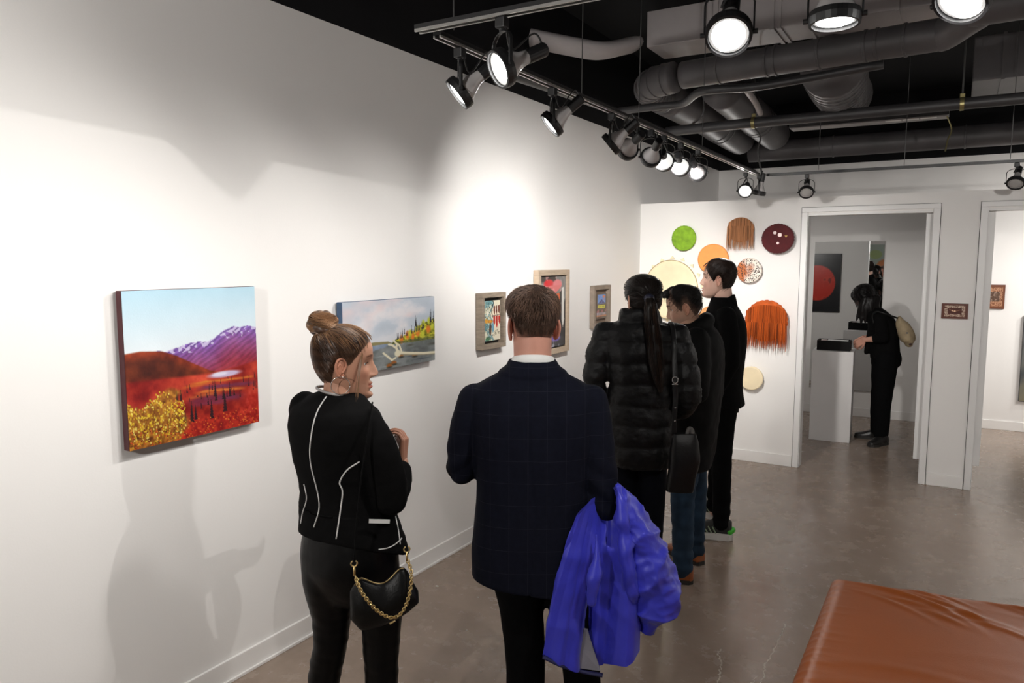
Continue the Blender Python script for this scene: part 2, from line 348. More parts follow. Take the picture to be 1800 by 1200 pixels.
def lamp(mount, aim, lit, label, power=0.0, size=70, blend=0.6, hot=False, name='track_spotlight', drop=0.14, warm=(1,0.965,0.92), spill=0.0, s=1.0):
    mx = V(*mount); t = empty(name, tuple(mx)); tag(t, label, 'spotlight', 'track spotlights')
    c = V(0, 0, -drop); d = nrm(V(*aim) - (mx + c)); hx = np.cross(d, V(0,0,1)); hx = nrm(hx) if np.linalg.norm(hx) > 0.05 else V(1,0,0)
    MB().box((0,0,-0.021), (0.030, 0.030, 0.03)).build('track_adapter', M_fix, t, bevel=0.004)
    MB().tube([(0,0,-0.02),(0,0,-0.045)], 0.008, 10).build('stem', M_fix, t)
    w = 0.056*s; top = -0.045
    arc = [hx*w*math.cos(a) + V(0,0,top-0.03) + V(0,0,0.03)*math.sin(a) for a in np.linspace(0, np.pi, 13)]
    pts = [c + hx*w] + arc + [c - hx*w]
    y = MB(); y.tube(np.array(pts), 0.0060, 8, True, 0.0022, up=hx if False else nrm(np.cross(hx, V(0,0,1)))).build('yoke', M_fix, t)
    r = MB().lathe([(0.047*s,-0.012),(0.053*s,-0.012),(0.055*s,0.0),(0.053*s,0.016),(0.047*s,0.016),(0.047*s,-0.012)], c, d, 30, cap=False).build('ring', M_fix, t, smooth=False)
    for q in (-1, 1): MB().tube([c+hx*q*w*0.92, c+hx*q*w*1.16], 0.006, 8).build('pivot_screw', M_fix, t)
    MB().lathe([(0.044*s,0.004),(0.046*s,-0.002),(0.041*s,-0.022),(0.030*s,-0.045),(0.022*s,-0.062),(0.019*s,-0.085),(0.0175*s,-0.088)], c, d, 28).build('bulb', M_bulb_hot if hot else M_bulb, t, smooth=True)
    MB().lathe([(0.016*s,-0.082),(0.0205*s,-0.084),(0.0205*s,-0.145),(0.017*s,-0.15)], c, d, 20).build('socket', M_fix, t)
    MB().lathe([(0.046*s,0.005),(0.045*s,0.0075),(0.0385*s,0.0085)], c, d, 28).build('lens_rim', M_lens_rim if lit else M_bulb, t)
    MB().lathe([(0.0385*s,0.0085),(0.034*s,0.0105),(0.018*s,0.012),(0.004*s,0.0125)], c, d, 28).build('lens', M_lens if lit else M_lens_off, t, smooth=True)
    e = c - d*0.146
    cp = crom([(0.012,0,-0.03), (hx*0.02+V(0,0,-0.06)+e*0.3), e*0.75+V(0,0,0.02), e], 6)
    MB().tube(cp, 0.0028, 6).build('cord', M_fix, t)
    if power:
        L = bpy.data.lights.new('beam', 'SPOT'); L.energy = power*BEAM; L.color = warm; L.spot_size = math.radians(size); L.spot_blend = blend; L.shadow_soft_size = 0.028
        lo = bpy.data.objects.new('beam', L); COL.objects.link(lo); lo.parent = t; lo.location = tuple(c + d*0.018)
        lo.rotation_euler = Vector(tuple(-d)).to_track_quat('Z', 'Y').to_euler()
    if spill:
        L = bpy.data.lights.new('spill', 'SPOT'); L.energy = spill*BEAM; L.color = warm; L.spot_size = math.radians(178); L.spot_blend = 0.01; L.shadow_soft_size = 0.003
        lo = bpy.data.objects.new('spill', L); COL.objects.link(lo); lo.parent = t; lo.location = tuple(c + d*0.022)
        lo.rotation_euler = Vector(tuple(-d)).to_track_quat('Z', 'Y').to_euler()
    return t
LX = -1.38
WA = (1, 0.95, 0.90)
lamp((-1.11,1.83,TZ), (-1.95,0.60,1.55), True, 'lit spotlight on near cross track beside its corner', 60, 130, 1.0)
lamp((LX,2.02,TZ), (-2.54,1.15,1.10), True, 'lit spotlight first on the left track, facing red landscape', 38, 105, 1.0)
lamp((LX,2.65,TZ), (-2.54,1.90,1.10), True, 'lit spotlight second on the left track, alone on its stretch', 44, 105, 1.0)
lamp((LX,3.23,TZ), (-2.54,2.90,1.30), True, 'spotlight third on the left track, ring edge on', 44, 100, 1.0)
lamp((LX,3.42,TZ), (-2.54,4.40,1.75), True, 'grey bulb spotlight close right of the edge on one', 100, 95, 1.0)
lamp((LX,3.74,TZ), (-2.52,5.25,1.40), True, 'grey bulb spotlight leftmost of the far four', 62, 100, 1.0)
lamp((LX,3.94,TZ), (-2.15,6.6,1.70), True, 'glowing white bulb spotlight second of the far four', 75, 75, 1.0, hot=True)
lamp((LX,4.22,TZ), (-1.85,6.6,1.45), True, 'glowing white bulb spotlight third of the far four', 80, 75, 1.0, hot=True)
lamp((LX,4.55,TZ), (-1.40,6.6,1.30), True, 'pinkish grey bulb spotlight rightmost of the far four', 62, 85, 1.0)
lamp((LX-0.03,5.86,TZ), (-1.05,3.2,1.1), True, 'lit round spotlight at far end of left track facing viewer', 20, 110, 1.0)
lamp((LX+0.02,6.08,TZ), (-1.7,6.0,0.6), False, 'unlit spotlight turned edge on at the track end')
lamp((-1.03,6.20,TZ), (-0.90,5.2,1.35), False, 'unlit spotlight hanging alone on back track near doorway')
lamp((0.31,6.20,TZ), (0.10,5.2,1.15), False, 'unlit spotlight on back track at right edge')
lamp((-0.49,1.83,TZ), (-0.28,0.85,1.25), True, 'big bright spotlight on near cross track facing viewer', 10, 110, 1.0)
lamp((-0.26,1.83,TZ), (-0.25,1.76,0.5), True, 'bright spotlight on near cross track pointing straight down', 0, 100, 0.8, spill=32)
lamp((-0.02,1.83,TZ), (-0.55,0.9,0.9), True, 'bright spotlight cut off by the top edge of view', 10, 110, 1.0)
# added fill lamps out of view: near and back tracks, behind viewer, right wall
lamp((0.8,1.83,TZ), (0.0,6.6,1.2), True, 'added fill spotlight out of view on near cross track', 190, 60, 1.0)  # unseen lamp added to brighten the pier and back wall
lamp((1.2,6.20,TZ), (0.5,4.4,0.2), True, 'added fill spotlight out of view on back track', 75, 110, 1.0)  # extra lamp beyond the frame, added as fill
track('lighting_track', (-1.6, -1.2, TZ), (2.6, -1.2, TZ), 'black track added behind the viewer for fill lamps')  # track made up to carry the fill lamps behind the viewer
lamp((-1.2,-1.2,TZ), (-2.54,1.1,2.5), True, 'added fill spotlight behind the viewer facing the left wall', 230, 140, 1.0)  # added to lift the upper left wall
lamp((1.8,-1.2,TZ), (1.2,-3.6,1.2), True, 'added fill spotlight behind the viewer facing the rear wall', 80, 110, 1.0)  # added for bounced fill off the rear wall
track('lighting_track', (2.9, 0.6, TZ), (2.9, 6.0, TZ), 'black track added along the unseen right wall for fill lamps')  # made-up track; its three unseen lamps are added for bounce off the wall
lamp((2.9,1.6,TZ), (4.2,1.8,1.4), True, 'added fill spotlight near the unseen right wall', 130, 120, 1.0)
lamp((2.9,3.6,TZ), (4.2,3.8,1.4), True, 'second added fill spotlight near the unseen right wall', 130, 120, 1.0)
lamp((2.9,5.4,TZ), (4.2,5.4,1.4), True, 'third added fill spotlight near the unseen right wall', 130, 120, 1.0)
mt = track('lighting_track', (-2.4, 9.17, 2.14), (-1.8, 9.17, 2.14), 'short black track bracketed to wall inside the mirror room')
for x in (0.05, 0.55): MB().bx(x-0.01, x+0.01, 0.0, FY-9.17, 0.016, 0.03).build('wall_bracket', M_trackm, mt)
lamp((-2.25,9.17,2.14), (-1.75,6.77,1.45), True, 'lit spotlight inside the mirror room facing the red disc', 46, 100, 1.0)
mt = track('lighting_track', (-1.62, PB+0.002, 2.25), (-1.62, 7.95, 2.25), 'short black track fixed to back of the drum partition')
lamp((-1.62,7.80,2.25), (-1.20,9.25,1.05), True, 'second lit spotlight inside the mirror room', 28, 120, 1.0)
track('lighting_track', (1.9, 6.95, TZ), (1.9, 9.1, TZ), 'black track inside the bright right room')
lamp((1.9,7.5,TZ), (0.9,9.25,1.4), True, 'lit spotlight inside the bright right room', 110, 110, 1.0)
lamp((1.9,8.6,TZ), (0.75,8.7,0.6), True, 'second lit spotlight inside the bright right room', 80, 120, 1.0)
lamp((1.9,8.05,TZ), (0.3,9.25,1.0), True, 'third lit spotlight inside the bright right room', 80, 120, 1.0)

# ------------------------------------------------------------------ ducts and pipes under the ceiling
def xduct_rect(name, x0, x1, y0, y1, z0, z1, m, label, seams):
    t = empty(name, (x0, (y0+y1)/2, z0)); tag(t, label, 'duct')
    o = V(x0, (y0+y1)/2, z0)
    MB().box(V((x0+x1)/2,(y0+y1)/2,(z0+z1)/2)-o, (x1-x0, y1-y0, z1-z0)).build('duct_body', m, t, bevel=0.006)
    for x in seams: MB().box(V(x,(y0+y1)/2,(z0+z1)/2)-o, (0.022, y1-y0+0.016, z1-z0+0.016)).build('seam_band', m, t)
    return t
xduct_rect('flat_duct', -1.80, 3.6, 4.76, 5.10, 3.12, 3.34, M_duct_l, 'wide light grey flat duct crossing under the ceiling', (-1.35,-1.02,-0.98,-0.83,-0.36,0.15,0.7,1.4,2.2))
wavy = MB(); Px = [(-2.45,4.40,3.18),(-2.2,4.52,3.12),(-2.05,4.62,3.10),(-1.92,4.80,3.16)]
Q = crom(np.array(Px), 8); wavy.tube(Q, 0.05, 14, True, 0.14, up=(0,0,1)); tag(wavy.build('curved_duct', M_duct_l, smooth=True), 'grey curved flat duct bending towards the left wall', 'duct')
def rduct(name, pts, r, m, label, pitch=0.0, cat='duct', bands=(), sub=8, smooth=True):
    P = crom(np.array(pts, float), sub); o = P[0].copy(); t = empty(name, tuple(o)); tag(t, label, cat)
    MB().tube(P-o, r, 22).build('duct_body', m, t, smooth=smooth)
    seg = np.r_[0, np.cumsum(np.linalg.norm(np.diff(P, axis=0), axis=1))]
    ds = list(bands) + (list(np.arange(pitch, seg[-1], pitch)) if pitch else [])
    for d in ds:
        p = np.array([np.interp(d, seg, P[:, k]) for k in range(3)]); q = np.array([np.interp(d+0.01, seg, P[:, k]) for k in range(3)])
        dd = nrm(q-p) if np.linalg.norm(q-p) > 1e-6 else nrm(P[-1]-P[-2])
        MB().lathe([(r*0.99,-0.009),(r+0.006,-0.006),(r+0.006,0.006),(r*0.99,0.009)], p-o, dd, 22, cap=False).build('seam_band', m, t)
    return t
rduct('round_duct', [(-1.60,4.90,2.95),(-1.2,4.85,2.95),(-0.7,4.80,2.95),(-0.2,4.74,2.95),(-0.12,4.72,2.95),(0.02,4.56,2.99),(0.12,4.52,3.0),(1.2,4.5,3.0),(3.2,4.5,3.0)], 0.085, M_duct, 'round dark grey duct running right below the flat duct', bands=(0.25,0.55,0.60,0.85,1.1,1.16,1.3))
rduct('spiral_duct', [(-0.72,5.05,2.93),(-0.75,5.5,2.94),(-0.79,6.0,2.98),(-0.80,6.34,3.0)], 0.185, M_duct, 'big ribbed spiral duct joining the round duct', pitch=0.105)
rduct('elbow_duct', [(-1.66,4.92,2.95),(-1.82,4.97,2.94),(-1.92,5.15,2.94),(-1.95,5.5,2.94)], 0.10, M_duct, 'short dark elbow duct turning towards the back', pitch=0.07)
rduct('flexible_duct', [(-1.95,5.55,2.98),(-1.92,6.4,2.97),(-1.92,7.2,2.95),(-1.93,7.75,2.95)], 0.14, M_duct, 'dark flexible duct above the drums, left one of two', bands=(0.5,1.3,1.42))
rduct('flexible_duct', [(-1.55,5.6,3.0),(-1.56,6.4,2.98),(-1.58,7.2,2.97),(-1.60,7.75,2.97)], 0.14, M_duct, 'dark flexible duct above the drums, right one of two', bands=(0.6,1.2,1.3))
rduct('far_duct', [(-1.9,8.02,2.86),(0.4,8.0,2.86),(3.0,7.98,2.86)], 0.10, M_duct, 'far dark duct running right in front of the far wall', bands=(0.8,1.9,2.4))
rduct('ceiling_pipe', [(-2.0,5.76,2.75),(-1.3,5.71,2.75),(0.0,5.71,2.75),(3.5,5.68,2.75)], 0.037, M_pipe, 'long black pipe crossing in front of the strip light', cat='pipe')
rduct('bent_pipe', [(-2.02,4.82,2.75),(-1.75,4.80,2.75),(-1.56,4.79,2.75),(-1.36,4.56,2.76),(-1.03,4.60,2.76),(-0.4,4.6,2.80)], 0.024, M_pipe, 'thin black pipe with a bend beside the round duct', cat='pipe')
rduct('side_pipe', [(-2.2,3.6,2.78),(-2.1,4.8,2.78),(-2.05,6.5,2.76),(-2.05,8.9,2.76)], 0.028, M_pipe, 'long black pipe parallel to the left wall', cat='pipe')
rduct('near_pipe', [(-1.5,1.95,2.72),(-0.9,1.93,2.74),(0.6,1.9,2.76),(3.0,1.86,2.78)], 0.020, M_pipe, 'thin black pipe above the near cross track', cat='pipe', bands=(0.35,))
rduct('conduit', [(-1.22,5.0,2.84),(-1.25,5.4,2.83),(-1.27,5.65,2.80)], 0.02, M_duct_l, 'short grey conduit above the black pipe', cat='pipe')
# pipe hangers
def clamp(x, y, label):
    t = empty('pipe_hanger', (x, y, 2.75)); tag(t, label, 'pipe hanger', 'brass pipe hangers')
    MB().tube([(0,0,0.045),(0,0,CZ-2.75)], 0.006, 8).build('rod', M_wire, t)
    MB().lathe([(0.038,-0.012),(0.043,-0.012),(0.043,0.012),(0.038,0.012)], (0,0,0), (1,0,0), 20, cap=False).build('clamp_ring', M_brass, t)
    MB().box((0,0,0.05), (0.03,0.014,0.03)).build('nut', M_brass, t, bevel=0.003)
clamp(-1.33, 5.71, 'brass pipe hanger on the black pipe, left one'); clamp(-0.03, 5.71, 'brass pipe hanger on the black pipe, right one')
# strip light (off)
t = empty('strip_light', (-0.66,6.44,2.80)); tag(t, 'long unlit grey strip light under the ceiling', 'strip light')
MB().box((0,0,0.05), (1.10,0.13,0.10)).build('housing', M_pipe, t, bevel=0.006)
MB().box((0,0,-0.004), (1.08,0.15,0.008)).build('diffuser', mat('diffuser_grey', (0.27,0.25,0.25), 0.4, var=0.05), t)
for k in range(3): MB().box((0.19+k*0.115,-0.045,-0.009), (0.105,0.05,0.003)).build('white_label', mat('label_white', (0.75,0.75,0.73), 0.5, var=0.03), t)
tag(MB().tube(crom([(-0.13,6.40,2.81),(-0.09,6.4,2.70),(-0.11,6.38,2.62),(-0.12,6.36,2.54)],8), 0.005, 6).build('pull_cord', M_brass), 'thin cord hanging from end of the strip light', 'cord')
# sloping deck panels of the roof catching light
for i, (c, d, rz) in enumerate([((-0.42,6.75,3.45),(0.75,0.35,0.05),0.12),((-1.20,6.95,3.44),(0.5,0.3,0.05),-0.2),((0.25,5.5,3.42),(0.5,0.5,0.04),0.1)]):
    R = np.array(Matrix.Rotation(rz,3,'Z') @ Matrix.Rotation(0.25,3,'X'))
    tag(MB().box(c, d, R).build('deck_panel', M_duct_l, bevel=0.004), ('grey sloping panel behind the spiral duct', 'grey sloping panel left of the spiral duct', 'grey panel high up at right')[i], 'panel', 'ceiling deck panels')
xduct_rect('square_duct', 0.02, 0.8, 6.3, 6.9, 3.0, 3.30, M_duct, 'dark square duct box under ceiling at right', (0.2,0.5))

# ------------------------------------------------------------------ painting tools
def fbm(nx, ny, sc, oct=4, seed=0, ax=1.0):
    r = np.random.RandomState(seed); out = np.zeros((ny, nx)); amp = 1; tot = 0
    for o in range(oct):
        gx, gy = max(2, int(sc*2**o))+1, max(2, int(sc*2**o*ax))+1; g = r.rand(gy, gx)
        X = np.linspace(0, gx-1.001, nx); Y = np.linspace(0, gy-1.001, ny); xi = X.astype(int); yi = Y.astype(int); fx = X-xi; fy = (Y-yi)[:, None]
        fx = fx*fx*(3-2*fx); fy = fy*fy*(3-2*fy)
        a = g[np.ix_(yi,xi)]*(1-fx)+g[np.ix_(yi,xi+1)]*fx; b = g[np.ix_(yi+1,xi)]*(1-fx)+g[np.ix_(yi+1,xi+1)]*fx
        out += amp*(a*(1-fy)+b*fy); tot += amp; amp *= 0.5
    return out/tot
class Art:
    def __init__(s, nx, ny, base=(1,1,1)):
        s.nx, s.ny = nx, ny; s.a = np.ones((ny, nx, 3))*np.array(base); s.S, s.T = np.meshgrid(np.linspace(0,1,nx), np.linspace(0,1,ny))
    def mix(s, mask, col):
        m = np.clip(mask,0,1)[..., None]; s.a = s.a*(1-m) + np.array(col)*m if np.ndim(col) == 1 or isinstance(col, tuple) else s.a*(1-m)+col*m
    def ell(s, cx, cy, rx, ry, col, soft=0.12, rot=0.0):
        c, q = math.cos(rot), math.sin(rot); dx, dy = s.S-cx, s.T-cy
        d = np.sqrt(((dx*c+dy*q)/rx)**2+((-dx*q+dy*c)/ry)**2); s.mix((1-d)/soft+0.5, col)
    def poly(s, pts, col, soft=None):
        P = np.array(pts, float); ins = np.zeros_like(s.S, bool); n = len(P)
        for i in range(n):
            x1,y1 = P[i]; x2,y2 = P[(i+1)%n]
            if y1 == y2: continue
            c = ((y1 > s.T) != (y2 > s.T)) & (s.S < (x2-x1)*(s.T-y1)/(y2-y1)+x1); ins ^= c
        s.mix(ins.astype(float), col)
    def line(s, pts, w, col):
        P = np.array(pts, float); d = np.full(s.S.shape, 9.0)
        for a, b in zip(P[:-1], P[1:]):
            v = b-a; L = max(v@v, 1e-9); t = np.clip(((s.S-a[0])*v[0]+(s.T-a[1])*v[1])/L, 0, 1)
            d = np.minimum(d, np.hypot(s.S-a[0]-t*v[0], s.T-a[1]-t*v[1]))
        s.mix((w-d)/(w*0.5)+0.5, col)
def art_plane(name, art, origin, ax, up, w, h, m, parent, pad=0.0):
    """flat painted grid: origin = top-left corner, ax = left-to-right, up = upwards."""
    nx, ny = art.nx, art.ny; ax, up = nrm(ax), nrm(up)
    v = (V(*origin) + np.outer(art.S.ravel()*w, ax) - np.outer(art.T.ravel()*h, up))
    idx = np.arange(nx*ny).reshape(ny, nx); f = np.stack([idx[:-1,:-1],idx[1:,:-1],idx[1:,1:],idx[:-1,1:]], -1).reshape(-1,4)
    me = bpy.data.meshes.new(name); me.from_pydata(v.tolist(), [], f.tolist()); me.update()
    paint(me, 0.78*lin(np.clip(art.a, 0, 1)).reshape(-1,3)); return link(name, me, m, parent)
M_art = vcol_mat('painted_canvas', 0.55, bump=0.15); M_artg = vcol_mat('painted_gloss', 0.3)
def spruce(A, x, y, h, col=(0.22,0.10,0.13), w=None):
    w = w or h*0.11; n = 7
    pts = [(x, y-h)]; L = []; Rr = []
    for k in range(n):
        t = (k+1)/n; L.append((x-w*t, y-h*(1-t))); L.append((x-w*t*0.6, y-h*(1-t)+0.001)); Rr.append((x+w*t, y-h*(1-t))); Rr.append((x+w*t*0.6, y-h*(1-t)+0.001))
    A.poly(pts+L+Rr[::-1], col)

# red mountain landscape
def art_landscape():
    A = Art(250, 260); S, T = A.S, A.T; n1 = fbm(250,260,5,5,1); n2 = fbm(250,260,16,4,2); n3 = fbm(250,260,40,2,3)
    sky = np.array((0.74,0.88,0.95))[None,None]*(1-T[...,None]/0.42)+np.array((0.93,0.96,0.98))*(T[...,None]/0.42); A.a = sky + (n1[...,None]-0.5)*0.05
    ridge = np.interp(S[0], [0,0.10,0.14,0.18,0.22,0.26,0.34,0.45,0.52,0.60,0.66,0.72,0.76,0.79,0.82,0.86,0.92,1.0], [0.42,0.40,0.385,0.40,0.385,0.40,0.385,0.36,0.355,0.36,0.335,0.30,0.285,0.275,0.268,0.285,0.278,0.29])
    ridge = ridge + (n3[100]-0.5)*0.02; dm = T-ridge[None]
    dep = np.clip(dm/0.26, 0, 1)[...,None]
    mcol = np.array((0.50,0.38,0.72))*(1-dep)+np.array((0.62,0.20,0.26))*dep
    diag = np.sin((S*1.3+T*2.1)*70+n1*11)+0.4*np.sin((S*0.9+T*2.6)*130+n2*6); mcol = mcol*(1+0.13*diag[...,None]*(1-dep*0.5)) + (n2[...,None]-0.5)*0.16
    A.mix(dm/0.008, mcol)
    snow = (dm > 0)*(dm < 0.015+0.11*(n3-0.35))*(diag*0.35+n3*1.6 > 0.80)*(S > 0.28); A.mix(snow*0.75, (0.88,0.86,0.95))
    hill = np.interp(S[0], [0,0.1,0.25,0.35,0.45,0.6,0.7,1.0], [0.385,0.378,0.392,0.43,0.485,0.56,0.585,0.60])
    dh = T-hill[None]; hc = np.array((0.55,0.20,0.09))+(n2[...,None]-0.5)*np.array((0.45,0.25,0.12)); hc = hc*(1-np.clip((0.09-np.abs(dh-0.11))/0.05,0,1)[...,None]*0.35)
    A.mix(dh/0.01, hc)
    plain = np.interp(S[0], [0,0.6,0.8,1], [0.56,0.575,0.56,0.53]); dp = T-plain[None]
    pc = np.array((0.66,0.17,0.12))+(n1[...,None]-0.5)*np.array((0.5,0.35,0.25))+(n2[...,None]-0.5)*np.array((0.35,0.25,0.12))
    A.mix(dp/0.02, pc)
    A.ell(0.72,0.605,0.13,0.022,(0.80,0.74,0.86),0.5); A.ell(0.68,0.60,0.06,0.013,(0.90,0.88,0.95),0.5)
    for y, x0, x1, c, w in [(0.645,0.42,1.0,(0.85,0.50,0.18),0.009),(0.66,0.35,0.62,(0.80,0.42,0.15),0.010),(0.72,0.45,0.92,(0.88,0.52,0.20),0.012),(0.745,0.40,0.70,(0.82,0.46,0.18),0.014),(0.69,0.48,1.0,(0.46,0.20,0.34),0.016),(0.775,0.40,0.9,(0.44,0.17,0.32),0.024),(0.805,0.42,0.75,(0.50,0.18,0.30),0.016)]:
        band = np.exp(-((T-y-0.012*np.sin(S*9)-(n1-0.5)*0.03)/w)**2)*np.clip((S-x0)/0.08,0,1)*np.clip((x1-S)/0.08,0,1); A.mix(band*(0.45+n2*0.7), c)
    A.mix(np.clip((T-0.84)/0.06,0,1)*0.8, np.array((0.68,0.13,0.09))+(n3[...,None]-0.5)*np.array((0.55,0.35,0.12)))
    A.mix(np.clip((S-0.82)/0.1,0,1)*np.clip((T-0.72)/0.08,0,1)*0.8, np.array((0.72,0.16,0.11))+(n3[...,None]-0.5)*0.35)
    r = random.Random(5)
    for k in range(26): spruce(A, r.uniform(0.40,1.0), r.uniform(0.64,0.76), r.uniform(0.03,0.06), (0.20,0.08,0.12))
    for x, y, h in [(0.355,0.955,0.13),(0.395,0.91,0.10),(0.445,0.90,0.135),(0.475,0.885,0.10),(0.52,0.82,0.05),(0.60,0.90,0.13),(0.635,0.75,0.10),(0.64,0.78,0.08),(0.575,0.80,0.06),(0.71,0.87,0.14),(0.70,0.78,0.09),(0.755,0.77,0.09),(0.79,0.77,0.07),(0.73,0.77,0.05),(0.84,0.79,0.05),(0.37,0.74,0.07),(0.34,0.74,0.08),(0.92,0.72,0.05)]: spruce(A, x, y, h*1.12, (0.17,0.07,0.10), h*0.15)
    yb = np.clip((0.40+0.05*np.sin(T*23)-S)/0.05,0,1)*np.clip((T-0.69-0.05*np.sin(S*17)+0.25*np.clip(0.0,S-0.25,1))/0.03,0,1)
    A.mix(yb*0.75, np.array((0.62,0.47,0.14))+(n3[...,None]-0.5)*np.array((0.8,0.7,0.3)))
    for k in range(900):
        x, y = r.uniform(0,0.40), r.uniform(0.66,0.99)
        if y < 0.70+0.04*math.sin(x*20) or (y > 0.9 and r.random() < 0.4): continue
        i, j = int(y*259), int(x*249); c = r.choice([(0.93,0.80,0.22),(0.86,0.66,0.16),(0.96,0.88,0.45),(0.70,0.50,0.12),(0.55,0.35,0.10)]); A.a[max(0,i-1):i+2, max(0,j-1):j+1] = c
    for k in range(260):
        x, y = r.uniform(0,1), r.uniform(0.88,1); i, j = int(y*259), int(x*249); A.a[i:i+2, j:j+2] = r.choice([(0.90,0.50,0.18),(0.82,0.30,0.12),(0.50,0.08,0.08)])
    return A
def art_driftwood():
    A = Art(260, 140); S, T = A.S, A.T; n1 = fbm(260,140,5,5,11); n2 = fbm(260,140,18,4,12); n3 = fbm(260,140,45,2,13)
    A.a = np.array((0.78,0.82,0.87))+(n1[...,None]-0.5)*0.10+np.zeros((140,260,1))
    A.mix(np.clip((n1-0.45)*4,0,1)*np.clip((0.60-T)/0.1,0,1)*0.85, (0.93,0.91,0.92)); A.mix(np.clip((fbm(260,140,4,3,14)-0.5)*4,0,1)*np.clip((0.55-T)/0.2,0,1)*0.6, (0.93,0.83,0.83))
    A.mix(np.clip((T-0.42)/0.2,0,1)*0.5, (0.95,0.92,0.92))
    A.mix((T-0.625)/0.01, np.array((0.53,0.59,0.67))+(n2[...,None]-0.5)*0.15)
    hl = np.interp(S[0],[0.2,0.3,0.45,0.5],[0.60,0.585,0.60,0.63]); A.mix(((T-hl[None])/0.01)*(T < 0.635)*(S < 0.5), (0.55,0.52,0.36))
    g = np.interp(S[0],[0,0.3,0.5,1],[0.76,0.71,0.66,0.62]); A.mix((T-g[None]-(n2-0.5)*0.08)/0.02, np.array((0.47,0.49,0.49))+(n1[...,None]-0.5)*0.35+(n2[...,None]-0.5)*0.18)
    tr = np.interp(S[0],[0.48,0.55,0.66,0.78,0.9,1.0],[0.64,0.585,0.53,0.44,0.38,0.335])+(n3[70]-0.5)*0.07
    tc = np.array((0.62,0.62,0.14))+(n3[...,None]-0.5)*np.array((0.9,0.8,0.4))+(n2[...,None]-0.5)*0.4; A.mix(((T-tr[None])/0.012)*(T < 0.655+0.0*S)*(S > 0.49), tc)
    r = random.Random(9)
    for x,y,rx in [(0.67,0.55,0.022),(0.79,0.53,0.026),(0.92,0.50,0.028),(0.60,0.60,0.02),(0.73,0.58,0.02)]: A.ell(x,y,rx,0.06,(0.90,0.50,0.16),0.8)
    for x,y in [(0.86,0.40),(0.93,0.37),(0.97,0.46),(0.78,0.47),(0.85,0.56),(0.70,0.53)]: A.ell(x,y,0.02,0.05,(0.80,0.82,0.25),0.9)
    for k in range(16): x = r.uniform(0.55,0.99); spruce(A, x, np.interp(x,[0.5,1],[0.62,0.42]), r.uniform(0.06,0.16), (0.20,0.20,0.22), 0.008)
    for x,y,h in [(0.765,0.43,0.18),(0.775,0.44,0.16),(0.955,0.40,0.26),(0.945,0.40,0.20),(0.985,0.40,0.18),(0.635,0.53,0.12)]: spruce(A,x,y,h,(0.16,0.16,0.20),0.009)
    A.mix(np.exp(-((T-0.64)/0.02)**2)*(S > 0.5)*0.7, (0.30,0.33,0.28))
    for k in range(9): A.ell(r.uniform(0.35,1),r.uniform(0.70,0.98),r.uniform(0.03,0.09),r.uniform(0.008,0.02),r.choice([(0.33,0.34,0.30),(0.60,0.62,0.62),(0.30,0.33,0.38)]),1.2)
    for x,y in [(0.59,0.84),(0.75,0.865),(0.51,0.93),(0.46,0.96)]: A.ell(x,y,0.028,0.03,(0.62,0.36,0.14),0.8); A.ell(x+0.004,y+0.025,0.03,0.014,(0.20,0.22,0.20),1)
    w = (0.90,0.87,0.76); d = (0.62,0.58,0.48)
    A.line([(0.55,0.80),(0.70,0.84),(0.86,0.87),(1.0,0.89)],0.020,d); A.line([(0.55,0.785),(0.70,0.825),(0.86,0.86),(1.0,0.875)],0.017,w)
    A.line([(0.57,0.80),(0.54,0.72),(0.50,0.67),(0.46,0.65)],0.013,w); A.line([(0.54,0.72),(0.55,0.66),(0.51,0.60)],0.010,w); A.line([(0.60,0.79),(0.58,0.70),(0.56,0.66)],0.009,w)
    A.line([(0.53,0.86),(0.49,0.885),(0.45,0.83),(0.40,0.765)],0.012,w); A.ell(0.555,0.80,0.035,0.05,w,0.4)
    return A
